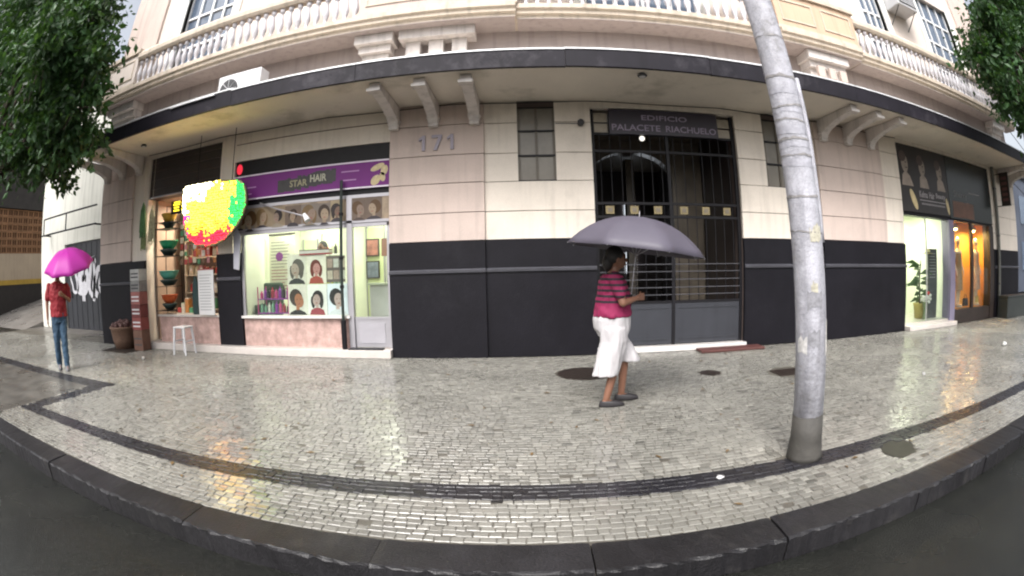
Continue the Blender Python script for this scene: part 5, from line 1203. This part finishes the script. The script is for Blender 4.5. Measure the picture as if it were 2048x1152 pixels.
# ---- walker with the grey umbrella (faces +x)
PA = (.84, 4.77, 0); fa0 = oriented(PA, 0.0); fa = lambda p: fa0((p[0], p[1], p[2]*.955))
A = thing('person', PA, 'person in striped magenta top and wide white trousers walking under a grey umbrella', 'person')
mb = MB()
mb.loft([(0,0,.86,.12,.14), (-.01,0,.95,.135,.15), (.01,0,1.05,.155,.16), (.015,0,1.18,.15,.165), (.0,0,1.30,.125,.18), (.0,0,1.37,.08,.13), (.01,0,1.41,.05,.055)], 18)
mb.capsule((.015,0,1.38), (.035,0,1.45), .052, .048); add_head(mb, (.055, 0, 1.545), .92)
legs = {'r': ((-.005,-.09,.86), (.02,-.09,.47), (-.07,-.095,.09)), 'l': ((.0,.09,.86), (.14,.095,.48), (.12,.10,.10))}
for k, (hp, kn, an) in legs.items():
    mb.capsule(hp, kn, .080, .055); mb.capsule(kn, an, .054, .036); mb.capsule((an[0]-.02, an[1], an[2]-.045), (an[0]+.12, an[1], an[2]-.058), .034, .026)
# right arm raised to the handle, left arm swinging
HX = (.285, -.11, 1.17)
mb.capsule((0,-.185,1.345), (.06,-.235,1.10), .052, .041); mb.capsule((.06,-.235,1.10), (.225,-.14,1.14), .039, .026)
hand(mb, (.225,-.14,1.14), (.9,.42,.10), (-.35,.93,0), (0,0,1), 1.25, .95)
mb.capsule((0,.185,1.345), (-.03,.245,1.08), .052, .041); mb.capsule((-.03,.245,1.08), (.10,.235,.87), .039, .026)
hand(mb, (.10,.235,.87), (.35,-.02,-.95), (0,-1,0), (1,0,.3), .45, .95)
body = fuse(xf(mb, fa), 'body', SKIN, A, .0075, 3)
face_bits(A, (.055, 0, 1.545), fa, .92)
mb = MB(); mb.ball((.030, 0, 1.575), (.100, .088, .105), 16, 12); mb.ball((-.045, 0, 1.50), (.055, .075, .085), 12, 9); fuse(xf(mb, fa), 'hair', HAIR, A, .01, 3)
def stripe_mat():
    mt = mat('striped_shirt', (.22,.010,.062), .8, .1, 20); n = mt.node_tree.nodes; l = mt.node_tree.links; p = n['Principled BSDF']
    geo = n.new('ShaderNodeNewGeometry'); sp = n.new('ShaderNodeSeparateXYZ'); l.new(geo.outputs['Position'], sp.inputs[0])
    def mm(op, a, b):
        q = n.new('ShaderNodeMath'); q.operation = op
        for i, v in enumerate((a, b)):
            if isinstance(v, float): q.inputs[i].default_value = v
            else: l.new(v, q.inputs[i])
        return q.outputs[0]
    s = mm('FRACT', mm('DIVIDE', sp.outputs['Z'], .055), 0.); band = mm('MULTIPLY', mm('LESS_THAN', s, .42), mm('GREATER_THAN', sp.outputs['Z'], 1.02))
    mx = n.new('ShaderNodeMix'); mx.data_type = 'RGBA'; l.new(band, mx.inputs['Factor'])
    src = p.inputs['Base Color'].links[0].from_socket; l.new(src, mx.inputs['A']); mx.inputs['B'].default_value = (.018, .012, .02, 1); l.new(mx.outputs['Result'], p.inputs['Base Color'])
    return mt
mb = MB()
mb.loft([(0,0,.945,.195,.200), (0,0,1.0,.190,.195), (.01,0,1.08,.178,.178), (.015,0,1.18,.172,.182), (.0,0,1.30,.145,.198), (.0,0,1.365,.10,.15), (.008,0,1.395,.070,.085)], 22)
for sg in (-1, 1):
    mb.capsule((0, sg*.175, 1.345), ((.04 if sg < 0 else -.02), sg*.222, 1.19), .068, .062, 12)
fuse(xf(mb, fa), 'striped_top', stripe_mat(), A, .010, 4, 'magenta top with dark stripes', fold=.016, fs=(11, 11, 9))
WTR = mat('white_trousers', (.47,.455,.47), .8, .05, 6, .3, 25)
mb = MB()
mb.loft([(0,0,.99,.175,.18), (-.005,0,.92,.188,.19), (-.005,0,.82,.185,.188), (.01,0,.74,.15,.17)], 22)
mb.loft([(-.005,-.085,.84,.135,.125), (.0,-.09,.70,.135,.115), (-.045,-.095,.52,.130,.110), (-.085,-.095,.34,.132,.108)], 18)
mb.loft([(.01,.085,.84,.135,.125), (.06,.09,.70,.125,.115), (.125,.095,.56,.130,.110), (.180,.10,.45,.140,.110)], 18)
tro = fuse(xf(mb, fa), 'trousers', WTR, A, .010, 4, 'wide white three-quarter trousers', fold=.017, fs=(13, 13, 2.6))
SHOE = mat('dark_shoe', (.018,.016,.018), .5)
for k, (hp, kn, an) in legs.items():
    mb = MB(); x, y, z = an
    mb.loft([(x+.055, y, z-.09, .135, .045), (x+.055, y, z-.07, .137, .047), (x+.05, y, z-.045, .125, .043), (x+.02, y, z-.025, .09, .038)], 18)
    fuse(xf(mb, fa), 'shoe', SHOE, A, .008, 2)
hp = Vector(fa((.292, -.075, 1.165)))
ax = Vector((.10, .02, 1)).normalized()
apexA = Vector((1.13, 4.73, 1.885)); ax = (apexA-hp).normalized()
UG = mat('grey_umbrella', (.075,.068,.092), .55, .1, 4)
umbrella('umbrella', apexA, Vector((.13, -.02, 1)), .72, .34, UG, (apexA-hp).length+.12, 'large dark grey umbrella held by the walker in white trousers', spin=.2)

# ---- person with the pink umbrella (faces the camera)
PB = (-7.72, 4.70, 0); angB = math.atan2(-4.7, 7.72); fb = oriented(PB, angB)
Bp = thing('person', PB, 'person in red t-shirt and blue jeans walking under a pink umbrella at the left', 'person')
mb = MB()
mb.loft([(0,0,.90,.115,.165), (0,0,1.0,.115,.155), (.01,0,1.15,.12,.16), (.01,0,1.32,.125,.185), (0,0,1.42,.10,.19), (0,0,1.47,.06,.10), (.005,0,1.50,.05,.055)], 18)
mb.capsule((.005,0,1.48), (.02,0,1.55), .055, .05); add_head(mb, (.04, 0, 1.645), 1.0)
legsB = {'r': ((0,-.085,.90), (.05,-.09,.50), (-.10,-.09,.10)), 'l': ((0,.085,.90), (.07,.08,.50), (.08,.075,.09))}
for k, (hp_, kn, an) in legsB.items():
    mb.capsule(hp_, kn, .085, .058); mb.capsule(kn, an, .055, .038); mb.capsule((an[0]-.02, an[1], an[2]-.045), (an[0]+.14, an[1], an[2]-.055), .034, .028)
mb.capsule((0,-.20,1.40), (-.02,-.255,1.12), .05, .04); mb.capsule((-.02,-.255,1.12), (.05,-.26,.88), .038, .027); hand(mb, (.05,-.26,.88), (.15,0,-1), (0,1,0), (1,0,0), .45)
mb.capsule((0,.20,1.40), (.04,.25,1.16), .05, .04); mb.capsule((.04,.25,1.16), (.22,.12,1.25), .038, .027); hand(mb, (.22,.12,1.25), (.75,-.6,.25), (-.6,-.75,0), (0,0,1), 1.25)
fuse(xf(mb, fb), 'body', SKIN, Bp, .0085, 3); face_bits(Bp, (.04, 0, 1.645), fb)
mb = MB(); mb.ball((.012, 0, 1.68), (.105, .088, .10), 16, 12); fuse(xf(mb, fb), 'hair', HAIR, Bp, .01, 3)
mb = MB()
mb.loft([(0,0,.90,.150,.200), (0,0,1.0,.145,.185), (.01,0,1.15,.142,.182), (.01,0,1.32,.145,.205), (0,0,1.42,.118,.205), (0,0,1.465,.075,.12), (.005,0,1.49,.066,.072)], 22)
for sg in (-1, 1): mb.capsule((0, sg*.195, 1.40), ((-.015 if sg < 0 else .02), sg*.240, 1.22), .066, .066, 12)
fuse(xf(mb, fb), 'red_t_shirt', mat('red_shirt', (.22,.010,.018), .75, .12, 12), Bp, .010, 4, 'bright red t-shirt', fold=.020, fs=(10, 10, 8))
mb = MB(); mb.loft([(0,0,.96,.130,.175), (0,0,.88,.135,.185), (0,0,.80,.115,.17)], 20)
for k, (hp_, kn, an) in legsB.items():
    mb.capsule(hp_, kn, .100, .075, 14); mb.capsule(kn, (an[0], an[1], an[2]+.0), .073, .062, 14)
fuse(xf(mb, fb), 'jeans', mat('blue_jeans', (.035,.075,.125), .8, .25, 8), Bp, .010, 3, 'blue jeans', fold=.014, fs=(14, 14, 12))
for k, (hp_, kn, an) in legsB.items():
    mb = MB(); x, y, z = an
    mb.loft([(x+.06, y, z-.09, .145, .048), (x+.06, y, z-.065, .145, .048), (x+.045, y, z-.035, .11, .042), (x+.01, y, z-.01, .07, .04)], 16); fuse(xf(mb, fb), 'shoe', mat('grey_shoe', (.12,.12,.13), .5), Bp, .008, 2)
PK = mat('pink_umbrella', (.50,.035,.38), .5, .08, 4, trans=0.)
_n = PK.node_tree.nodes; _l = PK.node_tree.links; _t = _n.new('ShaderNodeBsdfTranslucent'); _t.inputs[0].default_value = (.5, .05, .38, 1); _m = _n.new('ShaderNodeMixShader'); _m.inputs[0].default_value = .3
_l.new(_n['Principled BSDF'].outputs[0], _m.inputs[1]); _l.new(_t.outputs[0], _m.inputs[2]); _l.new(_m.outputs[0], _n['Material Output'].inputs['Surface'])
fw = Vector((math.cos(angB), math.sin(angB), 0)); lf_ = Vector((-fw.y, fw.x, 0))
hpB = Vector(fb((.285, .065, 1.27)))
axB = (Vector((0,0,1))+fw*.34-lf_*.16).normalized()
apB = Vector((-7.70, 4.70, 2.0))+fw*.24+lf_*.20
umbrella('umbrella', apB, axB, .56, .30, PK, (apB-hpB).length+.12, 'bright pink umbrella held over the person in red', spin=.3)

# ---- hairdresser inside the salon
PC = (-3.86, 8.62, .14); fc0 = oriented((0,0,0), R(-100)); fc = lambda p: tuple(Vector(PC)+Vector(fc0(p))*1.1)
Cp = thing('person', PC, 'person in yellow shirt inside the salon behind the posters', 'person')
mb = MB()
mb.loft([(0,0,.86,.11,.16), (0,0,1.0,.11,.15), (.01,0,1.30,.12,.18), (0,0,1.38,.09,.17), (0,0,1.44,.05,.06)], 16)
mb.capsule((0,0,1.42), (.02,0,1.50), .05, .048); add_head(mb, (.035, 0, 1.585), .95)
for sg in (-1, 1):
    mb.capsule((0,sg*.085,.86), (.02,sg*.09,.48), .085, .058); mb.capsule((.02,sg*.09,.48), (0,sg*.09,.09), .055, .038); mb.capsule((-.02,sg*.09,.04), (.13,sg*.09,.03), .034, .028)
    mb.capsule((0,sg*.19,1.36), (.03,sg*.25,1.10), .048, .038); mb.capsule((.03,sg*.25,1.10), (.24,sg*.17,1.16), .036, .026); hand(mb, (.24,sg*.17,1.16), (1,0,.1), (0,0,-1), (0,-sg,0), .6)
fuse(xf(mb, fc), 'body', SKIN, Cp, .009, 3); face_bits(Cp, (.035, 0, 1.585), fc, .95)
mb = MB(); mb.ball((.01, 0, 1.62), (.10, .085, .10), 14, 10); fuse(xf(mb, fc), 'hair', HAIR, Cp, .012, 3)
mb = MB(); mb.loft([(0,0,.88,.14,.19), (0,0,1.0,.135,.18), (.01,0,1.30,.14,.20), (0,0,1.38,.11,.19), (0,0,1.43,.065,.07)], 18)
for sg in (-1, 1): mb.capsule((0, sg*.185, 1.36), (.02, sg*.23, 1.2), .062, .06, 10)
fuse(xf(mb, fc), 'yellow_shirt', mat('yellow_shirt', (.55,.55,.15), .75), Cp, .012, 3)
mb = MB(); mb.loft([(0,0,.92,.125,.17), (0,0,.80,.11,.165)], 16)
for sg in (-1, 1): mb.capsule((0,sg*.085,.86), (.02,sg*.09,.48), .098, .072, 12); mb.capsule((.02,sg*.09,.48), (0,sg*.09,.10), .07, .058, 12)
fuse(xf(mb, fc), 'trousers', mat('dark_trousers', (.03,.03,.035), .8), Cp, .012, 3)
